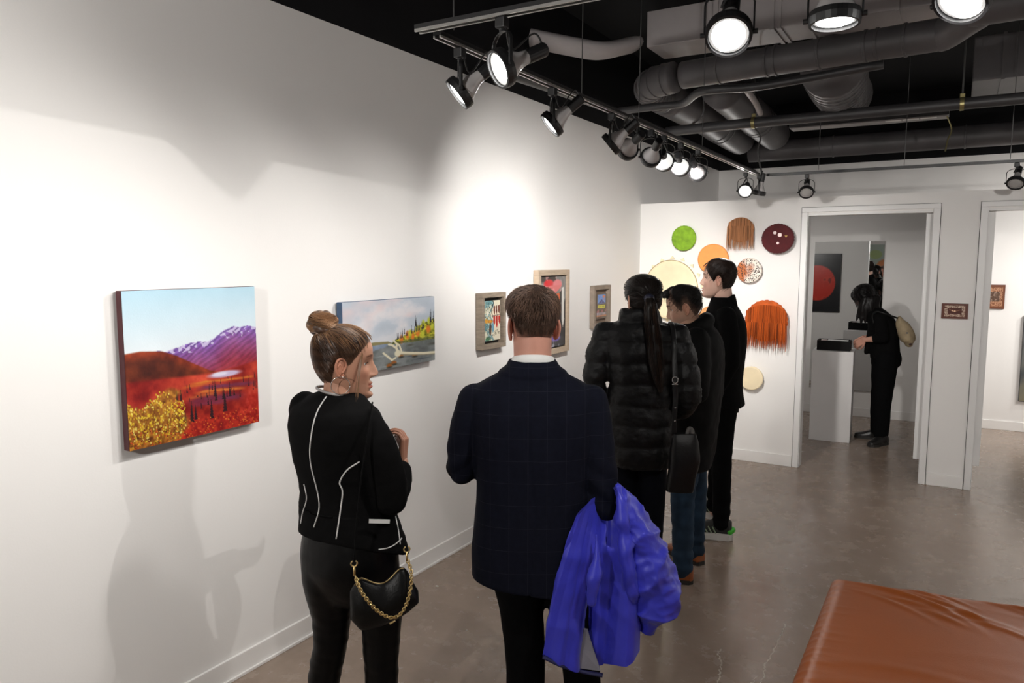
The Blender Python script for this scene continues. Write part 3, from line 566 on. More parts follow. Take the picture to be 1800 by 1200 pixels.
def art_totem():
    A = Art(90, 150, (0.90,0.87,0.78)); S, T = A.S, A.T; n2 = fbm(90,150,14,4,21); n3 = fbm(90,150,30,2,22); r = random.Random(3)
    A.mix((0.50-S+0.10*np.sin(T*14))/0.03, np.array((0.52,0.68,0.70))+(n2[...,None]-0.5)*0.55)
    A.mix(np.clip((n2-0.52)*8,0,1)*(S < 0.5), (0.86,0.84,0.72)); A.mix(np.clip((n3-0.66)*9,0,1)*(S < 0.55), (0.12,0.16,0.16))
    for cx, c0 in [(0.62,0.13),(0.76,0.12),(0.92,0.11)]:
        A.poly([(cx-0.06,c0+0.03),(cx+0.045,c0),(cx+0.05,c0+0.16),(cx+0.02,c0+0.24),(cx-0.04,c0+0.18)],(0.45,0.22,0.13)); A.line([(cx,c0+0.02),(cx,c0+0.22)],0.007,(0.25,0.10,0.06))
    for cx, L in [(0.62,0.24),(0.78,0.32),(0.95,0.22)]:
        A.poly([(cx-0.07,0.40),(cx+0.055,0.39),(cx+0.055,0.39+L*0.75),(cx,0.39+L),(cx-0.06,0.39+L*0.7)],(0.76,0.20,0.15))
    A.line([(0.52,0.385),(1.0,0.37)],0.008,(0.15,0.05,0.04)); A.line([(0.50,0.0),(0.60,0.06),(0.50,0.12),(0.42,0.25),(0.52,0.42)],0.015,(0.10,0.14,0.16))
    A.ell(0.35,0.52,0.17,0.04,(0.86,0.58,0.20),0.4); A.ell(0.12,0.50,0.10,0.06,(0.88,0.62,0.22),0.4); A.ell(0.36,0.72,0.07,0.15,(0.32,0.20,0.14),0.3); A.ell(0.53,0.68,0.07,0.12,(0.42,0.62,0.72),0.3)
    A.ell(0.20,0.30,0.07,0.06,(0.92,0.90,0.84),0.3); A.ell(0.10,0.84,0.06,0.05,(0.90,0.88,0.80),0.3); A.ell(0.2,0.95,0.14,0.05,(0.30,0.50,0.36),0.4); A.ell(0.25,0.06,0.2,0.05,(0.40,0.58,0.60),0.4)
    for k in range(7): x, y = r.uniform(0.6,0.95), r.uniform(0.76,0.90); A.line([(x-0.05,y),(x,y-0.03),(x+0.03,y),(x-0.01,y+0.03)],0.008,(0.45,0.42,0.34))
    for k in range(22): x, y = r.uniform(0.03,0.48), r.uniform(0.02,0.95); A.line([(x,y),(x+r.uniform(-0.08,0.08),y+r.uniform(0.02,0.06))],0.008,(0.12,0.15,0.15))
    return A
def art_heart():
    A = Art(80, 170, (0.13,0.13,0.15)); S, T = A.S, A.T; n2 = fbm(80,170,10,4,31)
    A.mix((0.62-T-0.25*(S))/0.06, np.array((0.55,0.55,0.54))+(n2[...,None]-0.5)*0.2); A.mix(np.clip((0.10-T)/0.05,0,1)*(S < 0.6), (0.22,0.20,0.19))
    for k, c in ((0, (0.90,0.48,0.48)),):
        A.ell(0.32,0.10,0.20,0.065,(0.86,0.22,0.24),0.3); A.ell(0.66,0.11,0.18,0.07,(0.92,0.52,0.54),0.3); A.poly([(0.15,0.12),(0.84,0.12),(0.70,0.19),(0.46,0.27),(0.28,0.20)],c); A.ell(0.28,0.09,0.12,0.04,(0.88,0.14,0.18),0.5)
    A.mix(np.clip((n2-0.60)*8,0,1)*(T < 0.25)*(S > 0.2)*(S < 0.85)*0.6, (0.97,0.72,0.72))
    A.poly([(0.45,0.22),(0.62,0.24),(0.68,0.36),(0.50,0.32)],(0.92,0.60,0.50)); A.ell(0.70,0.29,0.13,0.055,(0.92,0.42,0.22),0.3); A.poly([(0.75,0.22),(0.9,0.18),(0.88,0.36),(0.78,0.38)],(0.10,0.11,0.11))
    A.ell(0.72,0.44,0.07,0.05,(0.88,0.83,0.42),0.4); A.poly([(0.84,0.16),(0.93,0.15),(0.95,0.62),(0.90,0.74),(0.84,0.62)],(0.92,0.92,0.90)); A.poly([(0.05,0.17),(0.13,0.16),(0.14,0.6),(0.05,0.62)],(0.88,0.88,0.86))
    A.ell(0.60,0.88,0.19,0.045,(0.48,0.38,0.72),0.5); A.ell(0.66,0.865,0.10,0.025,(0.64,0.54,0.82),0.5); A.mix(np.clip((n2-0.6)*7,0,1)*(T > 0.90)*0.8*(S < 0.75), (0.80,0.80,0.86))
    A.ell(0.25,0.72,0.14,0.10,(0.30,0.30,0.32),0.6)
    return A
def art_small():
    A = Art(60, 130, (0.36,0.31,0.27)); S, T = A.S, A.T; n2 = fbm(60,130,10,4,41)
    A.a += (n2[...,None]-0.5)*0.12
    A.poly([(0.10,0.03),(0.90,0.03),(0.90,0.40),(0.10,0.40)],(0.36,0.55,0.85)); A.mix(np.clip((n2-0.5)*6,0,1)*(T < 0.38)*(T > 0.05)*(S > 0.13)*(S < 0.87)*0.5,(0.55,0.72,0.92))
    A.poly([(0.12,0.39),(0.50,0.22),(0.88,0.39)],(0.22,0.24,0.48)); A.ell(0.74,0.12,0.14,0.055,(0.90,0.52,0.22),0.3); A.line([(0.74,0.17),(0.74,0.27)],0.02,(0.80,0.55,0.30)); A.line([(0.14,0.06),(0.5,0.36),(0.86,0.06)],0.012,(0.30,0.46,0.80))
    A.poly([(0.12,0.45),(0.88,0.45),(0.88,0.58),(0.12,0.57)],(0.80,0.80,0.28)); 
    for x in (0.25,0.42,0.6,0.75): A.ell(x,0.515,0.05,0.025,(0.56,0.52,0.16),0.4)
    A.mix(np.clip((n2-0.45)*5,0,1)*(T > 0.60)*(T < 0.76), (0.66,0.40,0.45)); A.mix((T > 0.75)*(T < 0.86)*0.8, np.array((0.62,0.60,0.66))+(n2[...,None]-0.5)*0.5); A.mix((T > 0.86)*(T < 0.92)*0.8, (0.80,0.52,0.36)); A.poly([(0.15,0.91),(0.5,0.91),(0.5,0.99),(0.15,0.99)],(0.36,0.20,0.12))
    return A
def canvas(name, y0, y1, z0, z1, depth, art, edge, label):
    t = empty(name, (WX, (y0+y1)/2, z0)); tag(t, label, 'painting'); o = V(WX, (y0+y1)/2, z0)
    g = 0.008   # hangs just off the wall
    MB().bx(g, depth, y0-o[1], y1-o[1], 0, z1-z0).build('stretched_canvas', edge, t, bevel=0.003)
    MB().bx(0, g, -0.05, 0.05, (z1-z0)*0.75, (z1-z0)*0.8).build('wall_hook', M_fix, t)
    art_plane('painted_face', art, (depth+0.0012, y0+0.001-o[1], z1-z0-0.001), (0,1,0), (0,0,1), y1-y0-0.002, z1-z0-0.002, M_art, t)
    return t
M_e1 = mat('canvas_edge_maroon', hexc('4a1c22'), 0.6, var=0.15, vscale=30); M_e2 = mat('canvas_edge_blue', hexc('3f5878'), 0.6, var=0.1, vscale=30)
canvas('landscape_painting', 1.565, 2.145, 1.078, 1.648, 0.040, art_landscape(), M_e1, 'canvas of red autumn tundra below purple mountains')
canvas('driftwood_painting', 2.655, 3.388, 1.200, 1.557, 0.042, art_driftwood(), M_e2, 'wide canvas of pale driftwood on a grey shore')
M_fr = mat('weathered_frame', hexc('857869'), 0.65, var=0.22, vscale=14, stretch=(1,1,6), bump=0.1, bscale=80); M_fr2 = mat('pale_wood_frame', hexc('b3a18c'), 0.6, var=0.12, vscale=12, stretch=(1,1,6))
M_mat_b = mat('mat_black', (0.02,0.018,0.015), 0.6, var=0.1); M_fr3 = mat('small_dark_frame', hexc('7d7064'), 0.6, var=0.2, vscale=14)
def framed(name, y0, y1, z0, z1, depth, fw, art, inset, fm, bm, label, canv=None):
    cy = (y0+y1)/2; t = empty(name, (WX, cy, z0)); tag(t, label, 'framed artwork'); a, b, h = y0-cy, y1-cy, z1-z0
    for (p, q, r, s) in ((a,b,0,fw),(a,b,h-fw,h),(a,a+fw,fw,h-fw),(b-fw,b,fw,h-fw)): MB().bx(0.004, depth, p, q, r, s).build('frame_rail', fm, t, bevel=0.003)
    MB().bx(0.004, 0.012, a+fw, b-fw, fw, h-fw).build('backing', bm, t)
    i = fw+inset; MB().bx(0.012, 0.012+depth*0.45, a+i, b-i, i, h-i).build('panel_block', bm, t)
    art_plane('painted_face', art, (0.0135+depth*0.45, a+i, h-i), (0,1,0), (0,0,1), b-a-2*i, h-2*i, M_artg, t); return t
framed('framed_totem_art', 3.865, 4.150, 1.205, 1.556, 0.052, 0.030, art_totem(), 0.020, M_fr, M_mat_b, 'weathered deep frame with carved figures and red feather stripes')
framed('framed_heart_art', 4.600, 5.090, 1.080, 1.690, 0.045, 0.040, art_heart(), 0.010, M_fr2, M_mat_b, 'tall pale wood frame with a red heart on black')
framed('framed_small_art', 5.540, 5.875, 1.212, 1.556, 0.045, 0.034, art_small(), 0.036, M_fr3, mat('mat_brown', hexc('6a5a4d'), 0.6, var=0.1), 'small brown frame with blue and yellow panels')
# dim artworks elsewhere
def art_beads(seed, base, bead, centre):
    A = Art(90, 60, base); S, T = A.S, A.T; n = fbm(90,60,30,2,seed); ins = (S > 0.08)*(S < 0.92)*(T > 0.10)*(T < 0.90); A.mix(ins*np.clip((n-0.35)*6,0,1), bead)
    A.poly([(0.22,0.28),(0.78,0.28),(0.78,0.70),(0.22,0.70)], centre); return A
def wall_art(name, x0, x1, y, z0, z1, depth, art, fm, label, face=-1, m=None, cat='framed artwork'):
    cx = (x0+x1)/2; t = empty(name, (cx, y, z0)); tag(t, label, cat); a, b = x0-cx, x1-cx
    MB().bx(a, b, min(0, face*depth), max(0, face*depth), 0, z1-z0).build('frame_block', fm, t, bevel=0.002)
    art_plane('painted_face', art, ((a+0.006) if face < 0 else (b-0.006), face*(depth+0.0012), z1-z0-0.006), (1,0,0) if face < 0 else (-1,0,0), (0,0,1), x1-x0-0.012, z1-z0-0.012, m or M_artg, t); return t
M_mah = mat('mahogany_frame', hexc('5e2a18'), 0.4, var=0.15, vscale=30)
A6 = art_beads(51, (0.40,0.20,0.13), (0.86,0.76,0.68), (0.33,0.12,0.06)); A6.line([(0.28,0.36),(0.40,0.50),(0.52,0.52),(0.72,0.40)],0.012,(0.80,0.55,0.40)); A6.ell(0.41,0.47,0.035,0.055,(1.0,0.82,0.66),0.3); A6.ell(0.50,0.50,0.045,0.065,(1.0,0.84,0.68),0.3)
wall_art('beaded_frame', -0.087, 0.088, PY-0.0005, 1.316, 1.432, 0.020, A6, M_mah, 'small mahogany beaded frame on the narrow pier')
A7 = art_beads(52, (0.48,0.28,0.18), (0.78,0.58,0.45), (0.36,0.26,0.20)); A7.mix(np.clip((fbm(90,60,16,3,53)-0.5)*6,0,1)*(A7.S > 0.22)*(A7.S < 0.78)*(A7.T > 0.28)*(A7.T < 0.7), (0.62,0.52,0.46))
wall_art('beaded_frame', 0.255, 0.437, FY-0.0005, 1.262, 1.512, 0.020, A7, M_mah, 'copper beaded frame on wall of the bright room')
A8 = Art(60, 110, (0.42,0.43,0.42)); A8.mix(np.clip(A8.T-0.5,0,1)*1.6, (0.55,0.52,0.42)); A8.mix(np.clip((fbm(60,110,6,4,54)-0.45)*3,0,1), (0.30,0.32,0.33))
wall_art('grey_canvas', 0.612, 1.30, FY-0.0005, 0.319, 1.20, 0.030, A8, M_pipe, 'large grey green canvas cut off by right edge', m=M_art, cat='painting')
A9 = Art(120, 150, (0.09,0.09,0.11)); n9 = fbm(120,150,9,4,55); A9.mix(np.clip((0.1-A9.T)*6,0,1)*0.5,(0.35,0.35,0.37)); A9.ell(0.5,0.5,0.40,0.31,(0.85,0.20,0.12),0.06); A9.mix(np.clip((n9-0.5)*6,0,1)*(np.hypot((A9.S-0.5)/0.40,(A9.T-0.5)/0.31) < 0.97)*0.6,(0.95,0.34,0.22)); A9.mix(np.clip((n9-0.62)*9,0,1)*(np.hypot((A9.S-0.5)/0.40,(A9.T-0.5)/0.31) < 0.97)*0.7,(0.45,0.08,0.06))
wall_art('red_disc_canvas', -2.05, -1.43, PB+0.0005, 1.02, 1.86, 0.03, A9, M_pipe, 'black canvas with a red disc, seen in the mirror', face=1, m=M_artg, cat='painting')
A10 = Art(120, 120, (0.72,0.78,0.74)); 
for x, y, r, c in [(0.30,0.35,0.14,(0.45,0.62,0.45)),(0.62,0.48,0.16,(0.85,0.55,0.35)),(0.45,0.75,0.18,(0.60,0.70,0.60)),(0.8,0.22,0.1,(0.70,0.78,0.55))]: A10.ell(x,y,r,r,c,0.15)
wall_art('dotted_canvas', -2.2, -0.6, RY0+0.0005, 1.0, 2.2, 0.03, A10, M_trim, 'pale canvas with green and orange discs behind viewer', face=1, m=M_art, cat='painting')

# ------------------------------------------------------------------ drums on the partition
def drum(name, cx, cz, w, h, depth, skin, label, scallop=0, amp=0.0, rim=None, seed=0, dome=0.0):
    t = empty(name, (cx, PY, cz)); tag(t, label, 'drum', 'drums hung on the partition'); r = random.Random(seed)
    n = 96; th = np.linspace(0, 2*np.pi, n, endpoint=False); k = 1+amp*np.abs(np.sin(th*scallop/2))-amp*0.5+np.array([r.uniform(-1,1) for _ in th])*amp*0.12 if scallop else np.ones(n)
    def ring(s, y, kk=1.0): return np.stack([np.cos(th)*w/2*s*kk, np.full(n, -y), np.sin(th)*h/2*s*kk], 1)
    MB().rings([ring(0.90,0.004), ring(0.94,depth*0.3), ring(0.985,depth*0.8), ring(0.985,depth)]).build('drum_hoop', rim or skin, t, smooth=False)
    sk = [ring(0.96,depth*0.55,k), ring(1.0,depth*0.75,k), ring(1.0,depth*0.95,k)]+[ring(s,depth+0.004+dome*(1-s*s)) for s in (0.955,0.9,0.7,0.45,0.2,0.02)]
    MB().rings(sk).build('drum_skin', skin, t, smooth=True)
    return t
M_green = mat('green_hide', hexc('7aa31c'), 0.75, var=0.25, vscale=22, bump=0.3, bscale=60); M_org = mat('orange_hide', hexc('f2964a'), 0.6, var=0.04, vscale=20)
M_cream = mat('cream_rawhide', hexc('ead9b6'), 0.5, var=0.08, vscale=7); M_maroon = mat('maroon_velvet', hexc('4d0b12'), 0.85, var=0.2, vscale=25, sheen=0.3)
M_tan = mat('tan_suede', hexc('b98058'), 0.85, var=0.2, vscale=30); M_rust = mat('rust_suede', hexc('bd5519'), 0.85, var=0.22, vscale=30); M_wood = mat('hoop_wood', hexc('b98f5c'), 0.6, var=0.15)
drum('green_drum', -2.1145, 1.9555, 0.219, 0.222, 0.05, M_green, 'lime green hide drum at top left of the group', 26, 0.03, seed=1)
drum('orange_drum', -1.849, 1.770, 0.271, 0.264, 0.045, M_org, 'smooth pale orange drum behind the tall man', 0, 0, seed=2)
t = drum('large_cream_drum', -2.219, 1.497, 0.50, 0.53, 0.07, M_cream, 'largest cream rawhide drum with lacing tabs', 0, 0, seed=3)
for k in range(17):
    a = k/17*2*math.pi+0.12; x, z = math.cos(a)*0.262, math.sin(a)*0.277; tx, tz = -math.sin(a), math.cos(a); rr = 0.022
    P = [(x-tx*rr,-0.02,z-tz*rr),(x+tx*rr,-0.02,z+tz*rr),(x*1.09,-0.018,z*1.09)]; P2 = [(p[0],p[1]+0.012,p[2]) for p in P]; MB().rings([np.array(P),np.array(P2)]).build('lacing_tab', M_cream, t)
th = np.linspace(0,2*np.pi,73); MB().tube(np.stack([np.cos(th)*0.250,np.full(73,-0.070),np.sin(th)*0.265],1), 0.0022, 6).build('edge_cord', mat('edge_cord', hexc('a08c5e'), 0.7, var=0.1), t)
t = drum('maroon_drum', -1.304, 1.939, 0.262, 0.247, 0.075, M_maroon, 'dark maroon velvet drum with pale buttons', 30, 0.035, seed=4)
M_btn = mat('pearl_button', hexc('f0d8d6'), 0.3, var=0.05, coat=0.3); M_gold = mat('gold_metal', (0.72,0.50,0.18), 0.3, metal=0.9, var=0.08)
for x, z, r in ((-0.022,0.048,0.014),(0.018,0.030,0.017),(0.004,-0.037,0.011)): MB().lathe([(r,-0.0),(r,0.006),(r*0.7,0.009),(r*0.2,0.0095)],(x,-0.078,z),(0,-1,0),18).build('button', M_btn, t)
gb = MB()
for a in (-0.7,0.0,0.7): gb.tube([(0.068,-0.081,0.012),(0.068+0.016*math.sin(a),-0.083,0.012+0.018*math.cos(a))],[0.005,0.0025],8)
gb.build('gold_charm', M_gold, t)
t = drum('spotted_drum', -1.531, 1.673, 0.211, 0.21, 0.06, None, 'round brown and white spotted cowhide drum', 34, 0.03, seed=5)
def spot_mat():
    m = bpy.data.materials.new('spotted_cowhide'); m.use_nodes = True; nt = m.node_tree; b = nt.nodes['Principled BSDF']; N = nt.nodes.new; Lk = nt.links.new; b.inputs['Roughness'].default_value = 0.8
    tc = N('ShaderNodeTexCoord'); v = N('ShaderNodeTexVoronoi'); v.inputs['Scale'].default_value = 85; n = N('ShaderNodeTexNoise'); n.inputs['Scale'].default_value = 9; n2 = N('ShaderNodeTexNoise'); n2.inputs['Scale'].default_value = 45
    for q in (v, n, n2): Lk(tc.outputs['Object'], q.inputs['Vector'])
    sx = N('ShaderNodeSeparateXYZ'); Lk(tc.outputs['Object'], sx.inputs[0])
    a = N('ShaderNodeMath'); a.operation = 'MULTIPLY_ADD'; a.inputs[1].default_value = -3.5; Lk(sx.outputs[0], a.inputs[0]); Lk(n.outputs['Fac'], a.inputs[2])
    r1 = N('ShaderNodeMapRange'); r1.inputs[1].default_value = 0.46; r1.inputs[2].default_value = 0.66; Lk(a.outputs[0], r1.inputs[0])
    m1 = N('ShaderNodeMix'); m1.data_type = 'RGBA'; m1.inputs[6].default_value = (0.80,0.72,0.64,1); m1.inputs[7].default_value = (*hexc('b8683a'),1); Lk(r1.outputs[0], m1.inputs[0])
    r2 = N('ShaderNodeMapRange'); r2.inputs[1].default_value = 0.36; r2.inputs[2].default_value = 0.48; r2.inputs[3].default_value = 1; r2.inputs[4].default_value = 0; Lk(v.outputs['Distance'], r2.inputs[0])
    r3 = N('ShaderNodeMapRange'); r3.inputs[1].default_value = 0.36; r3.inputs[2].default_value = 0.46; Lk(n2.outputs['Fac'], r3.inputs[0]); mm = N('ShaderNodeMath'); mm.operation = 'MULTIPLY'; Lk(r2.outputs[0], mm.inputs[0]); Lk(r3.outputs[0], mm.inputs[1])
    m2 = N('ShaderNodeMix'); m2.data_type = 'RGBA'; m2.inputs[7].default_value = (0.045,0.028,0.022,1); Lk(mm.outputs[0], m2.inputs[0]); Lk(m1.outputs[2], m2.inputs[6]); Lk(m2.outputs[2], b.inputs['Base Color']); return m
ms = spot_mat()
for c in t.children: c.data.materials.clear(); c.data.materials.append(ms)
drum('small_cream_drum', -1.485, 0.7456, 0.200, 0.205, 0.06, M_cream, 'small cream drum low on the wall beside the tall man', 30, 0.03, seed=6)
drum('tan_drum', -1.85, 1.24, 0.24, 0.24, 0.045, mat('tan_hide', hexc('d89a5e'), 0.6, var=0.06), 'tan orange drum mostly hidden behind the two men', 0, 0, seed=12)
M_suede = vcol_mat('suede_fringe', 0.85)
def fringe(t, rows, m, seed):
    r = random.Random(seed)
    mb = MB()
    for (zt, yo, L0, L1, x0, x1, n, arcw, arch) in rows:
        for k in range(n):
            x = x0+(x1-x0)*(k+0.5)/n; top = zt - (arch*(abs(x)/arcw)**2.4 if arcw else 0); L = r.uniform(L0, L1); w = (x1-x0)/n*0.50; dx = r.uniform(-0.006,0.006)+x*0.04; yy = yo+r.uniform(0,0.006); tw = r.uniform(-0.4,0.4)
            P = [(x,-yy,top),(x+dx*0.5,-yy-0.006,top-L*0.5),(x+dx,-yy-0.003,top-L)]
            mb.tube(np.array(P), [w,w*0.9,w*0.35], 4, True, [0.0022,0.0022,0.001], up=(math.cos(tw),math.sin(tw),0))
    o = mb.build('fringe', None, t); k = np.repeat([r.choice((0.42,0.62,0.8,0.95,1.05,1.15)) for _ in range(o.data.vertices.__len__()//12)], 12); base = np.array(m.node_tree.nodes['Principled BSDF'].inputs['Base Color'].default_value[:3])
    paint(o.data, k[:,None]*base*0.9); o.data.materials.clear(); o.data.materials.append(M_suede); o['kind'] = 'stuff'; return o
t = drum('fringed_tan_drum', -1.6165, 2.02, 0.225, 0.21, 0.06, M_tan, 'tan suede drum covered in long fringe', 0, 0, seed=7)
fringe(t, [(0.100,0.066,0.115,0.13,-0.100,0.100,34,0.115,0.06),(0.030,0.074,0.16,0.195,-0.108,0.108,40,0,0),(0.005,0.062,0.155,0.185,-0.112,0.112,36,0,0)], M_tan, 1)
t = drum('fringed_rust_drum', -1.374, 1.25, 0.35, 0.35, 0.08, M_rust, 'rust orange drum covered in long fringe', 26, 0.04, seed=8)
fringe(t, [(0.135,0.088,0.17,0.19,-0.165,0.165,52,0.19,0.075),(0.10,0.084,0.16,0.18,-0.155,0.155,46,0.19,0.05),(-0.015,0.096,0.17,0.22,-0.165,0.165,56,0,0),(-0.04,0.080,0.17,0.215,-0.172,0.172,48,0,0)], M_rust, 2)

# ------------------------------------------------------------------ mirror room
M_mirror = mat('mirror_silver', (0.86,0.87,0.87), 0.015, metal=1.0, var=0.005, vscale=0.5)
t = empty('wall_mirror', (-1.047, FY, 0.297)); tag(t, 'tall frameless mirror leaning on wall behind the doorway', 'mirror')
MB().bx(-0.37, 0.348, -0.012, -0.0005, 0, 1.676).build('mirror_glass', M_mirror, t)
MB().bx(-0.373, 0.351, -0.0155, -0.0005, -0.005, -0.0005).build('edge_clip', M_alu, t)
M_ped = mat('pedestal_paint', (0.66,0.645,0.64), 0.55, var=0.02, vscale=4)
ped = MB().bx(-0.185,0.185,-0.185,0.185,0,0.885); tag(ped.build('pedestal', M_ped, None, bevel=0.004, loc=(-1.005,7.98,0)), 'plain grey white plinth standing inside the mirror room', 'pedestal'); bpy.data.objects['pedestal'].rotation_euler[2] = 0.06
t = empty('display_case', (-1.005,7.97,0.886)); tag(t, 'black open display case lying on the plinth', 'display case'); t.rotation_euler[2] = 0.04
M_case = mat('case_black', (0.005,0.0048,0.005), 0.6, spec=0.12, var=0.1)
MB().bx(-0.15,0.15,-0.10,0.10,0,0.012).build('case_base', M_case, t)
for (a,b,c,d) in ((-0.15,0.15,-0.10,-0.088),(-0.15,0.15,0.088,0.10),(-0.15,-0.138,-0.088,0.088),(0.138,0.15,-0.088,0.088)): MB().bx(a,b,c,d,0.012,0.095).build('case_side', M_case, t)
MB().bx(-0.137,0.137,-0.087,0.087,0.05,0.086).build('cushion', M_case, t, bevel=0.004)
MB().bx(-0.06,0.125,-0.05,0.05,0.087,0.094).build('card', mat('card_white', (0.8,0.8,0.78), 0.5, var=0.03), t)
MB().bx(-0.12,-0.07,-0.04,0.04,0.087,0.092).build('swatch', mat('swatch_pink', (0.55,0.42,0.40), 0.5, var=0.05), t)

# ------------------------------------------------------------------ leather bench
M_leather = mat('tan_leather', hexc('ab5b28'), 0.34, spec=0.4, var=0.05, vscale=3, bump=0.08, bscale=260)
t = empty('leather_bench', (-0.40, 3.37, 0), 0.0); tag(t, 'low tan leather upholstered bench with wrinkled top', 'bench')
nx, ny = 190, 150; BW, BD = 1.9, 1.45
X, Y = np.meshgrid(np.linspace(0,1,nx)*BW, -np.linspace(0,1,ny)*BD)
edge = np.minimum(np.minimum(X, BW-X), np.minimum(-Y, BD+Y)); Z = 0.335+0.085*np.clip(1-(1-np.clip(edge/0.075,0,1))**2.4,0,1)**(1/2.4)
rw = random.Random(4)
for k in range(46):
    far = k < 30; cx, cy = rw.uniform(0.20,1.2), -(rw.uniform(0.04,0.30) if far else rw.uniform(0.3,1.0)); a = rw.uniform(-0.62,-0.30) if far else rw.uniform(-0.35,0.1); L = rw.uniform(0.07,0.20) if far else rw.uniform(0.15,0.35); wv = rw.uniform(0.009,0.018) if far else rw.uniform(0.02,0.04); A_ = rw.uniform(0.003,0.009) if far else rw.uniform(0.001,0.003)
    dx, dy = X-cx, Y-cy; p = dx*math.cos(a)+dy*math.sin(a); q = -dx*math.sin(a)+dy*math.cos(a)+p*p*0.8
    Z += A_*np.exp(-(p/L)**2)*np.exp(-(q/wv)**2)*np.clip(edge/0.02,0,1)
for k in range(24):
    cy = -0.06-k*0.058+rw.uniform(-0.01,0.01); L = rw.uniform(0.04,0.10); q = Y-cy-0.12*X; Z += 0.0028*np.exp(-(X/L)**2)*np.exp(-(q/0.010)**2)*(edge > 0.004)
Y = Y+0.108*X; v = np.stack([X,Y,Z],-1).reshape(-1,3); idx = np.arange(nx*ny).reshape(ny,nx); F = [tuple(q) for q in np.stack([idx[:-1,:-1],idx[1:,:-1],idx[1:,1:],idx[:-1,1:]],-1).reshape(-1,4)]
MB().add(v, F).build('cushion_top', M_leather, t, smooth=True)
fp = np.array([(0.001,-BD+0.001),(BW-0.001,-BD+0.001+0.108*BW),(BW-0.001,-0.001+0.108*BW),(0.001,-0.001)]); MB().rings([np.c_[fp,np.full(4,0.10)],np.c_[fp,np.full(4,0.336)]]).build('bench_body', M_leather, t)
for a, b in ((0.10,-0.10),(BW-0.10,-0.10),(0.10,-BD+0.10),(BW-0.10,-BD+0.25)): MB().bx(a-0.03,a+0.03,b-0.03,b+0.03,0,0.10).build('leg', M_fix, t)
# ================================================================== PEOPLE
def mb_add_mesh(mb, me):
    mb.add(co_of(me), [tuple(p.vertices) for p in me.polygons]); return mb
HZ = np.array([-0.120,-0.113,-0.100,-0.080,-0.055,-0.025,0.008,0.035,0.060,0.084,0.103,0.1145,0.1175])
HF = np.array([ 0.058, 0.079, 0.088, 0.086, 0.084, 0.082,0.082,0.089,0.087,0.074,0.048,0.018,0.004])
HB = np.array([ 0.035, 0.012,-0.004,-0.026,-0.056,-0.080,-0.092,-0.097,-0.096,-0.086,-0.062,-0.030,-0.016])
HW = np.array([ 0.010, 0.026, 0.042, 0.053, 0.062, 0.068,0.0715,0.0735,0.0730,0.0655,0.048,0.022,0.010])
_f = crom(np.stack([HZ,HF,HB,HW],1), 8)
def hprof(z):
    return [np.interp(z, _f[:,0], _f[:,k]) for k in (1,2,3)]
def hsurf(z, phi, jaw=1.0):
    """skull surface: z height, phi angle from the face (+y) towards +x."""
    F, B, Wd = hprof(z); yc = np.where(z < -0.06, np.interp(z, [-0.12,-0.06], [0.045,0.0]), 0.0)-0.004
    s, c = np.sin(phi), np.cos(phi); e = 2/2.25; w = Wd*np.interp(z, [-0.07,0.01], [jaw,1.0])
    x = w*np.sign(s)*np.abs(s)**e; d = np.where(c > 0, F-yc, yc-B); y = yc+d*np.sign(c)*np.abs(c)**e
    return np.stack([x, y, z+0*x], -1)
def g(x, s): return np.exp(-(x/s)**2)
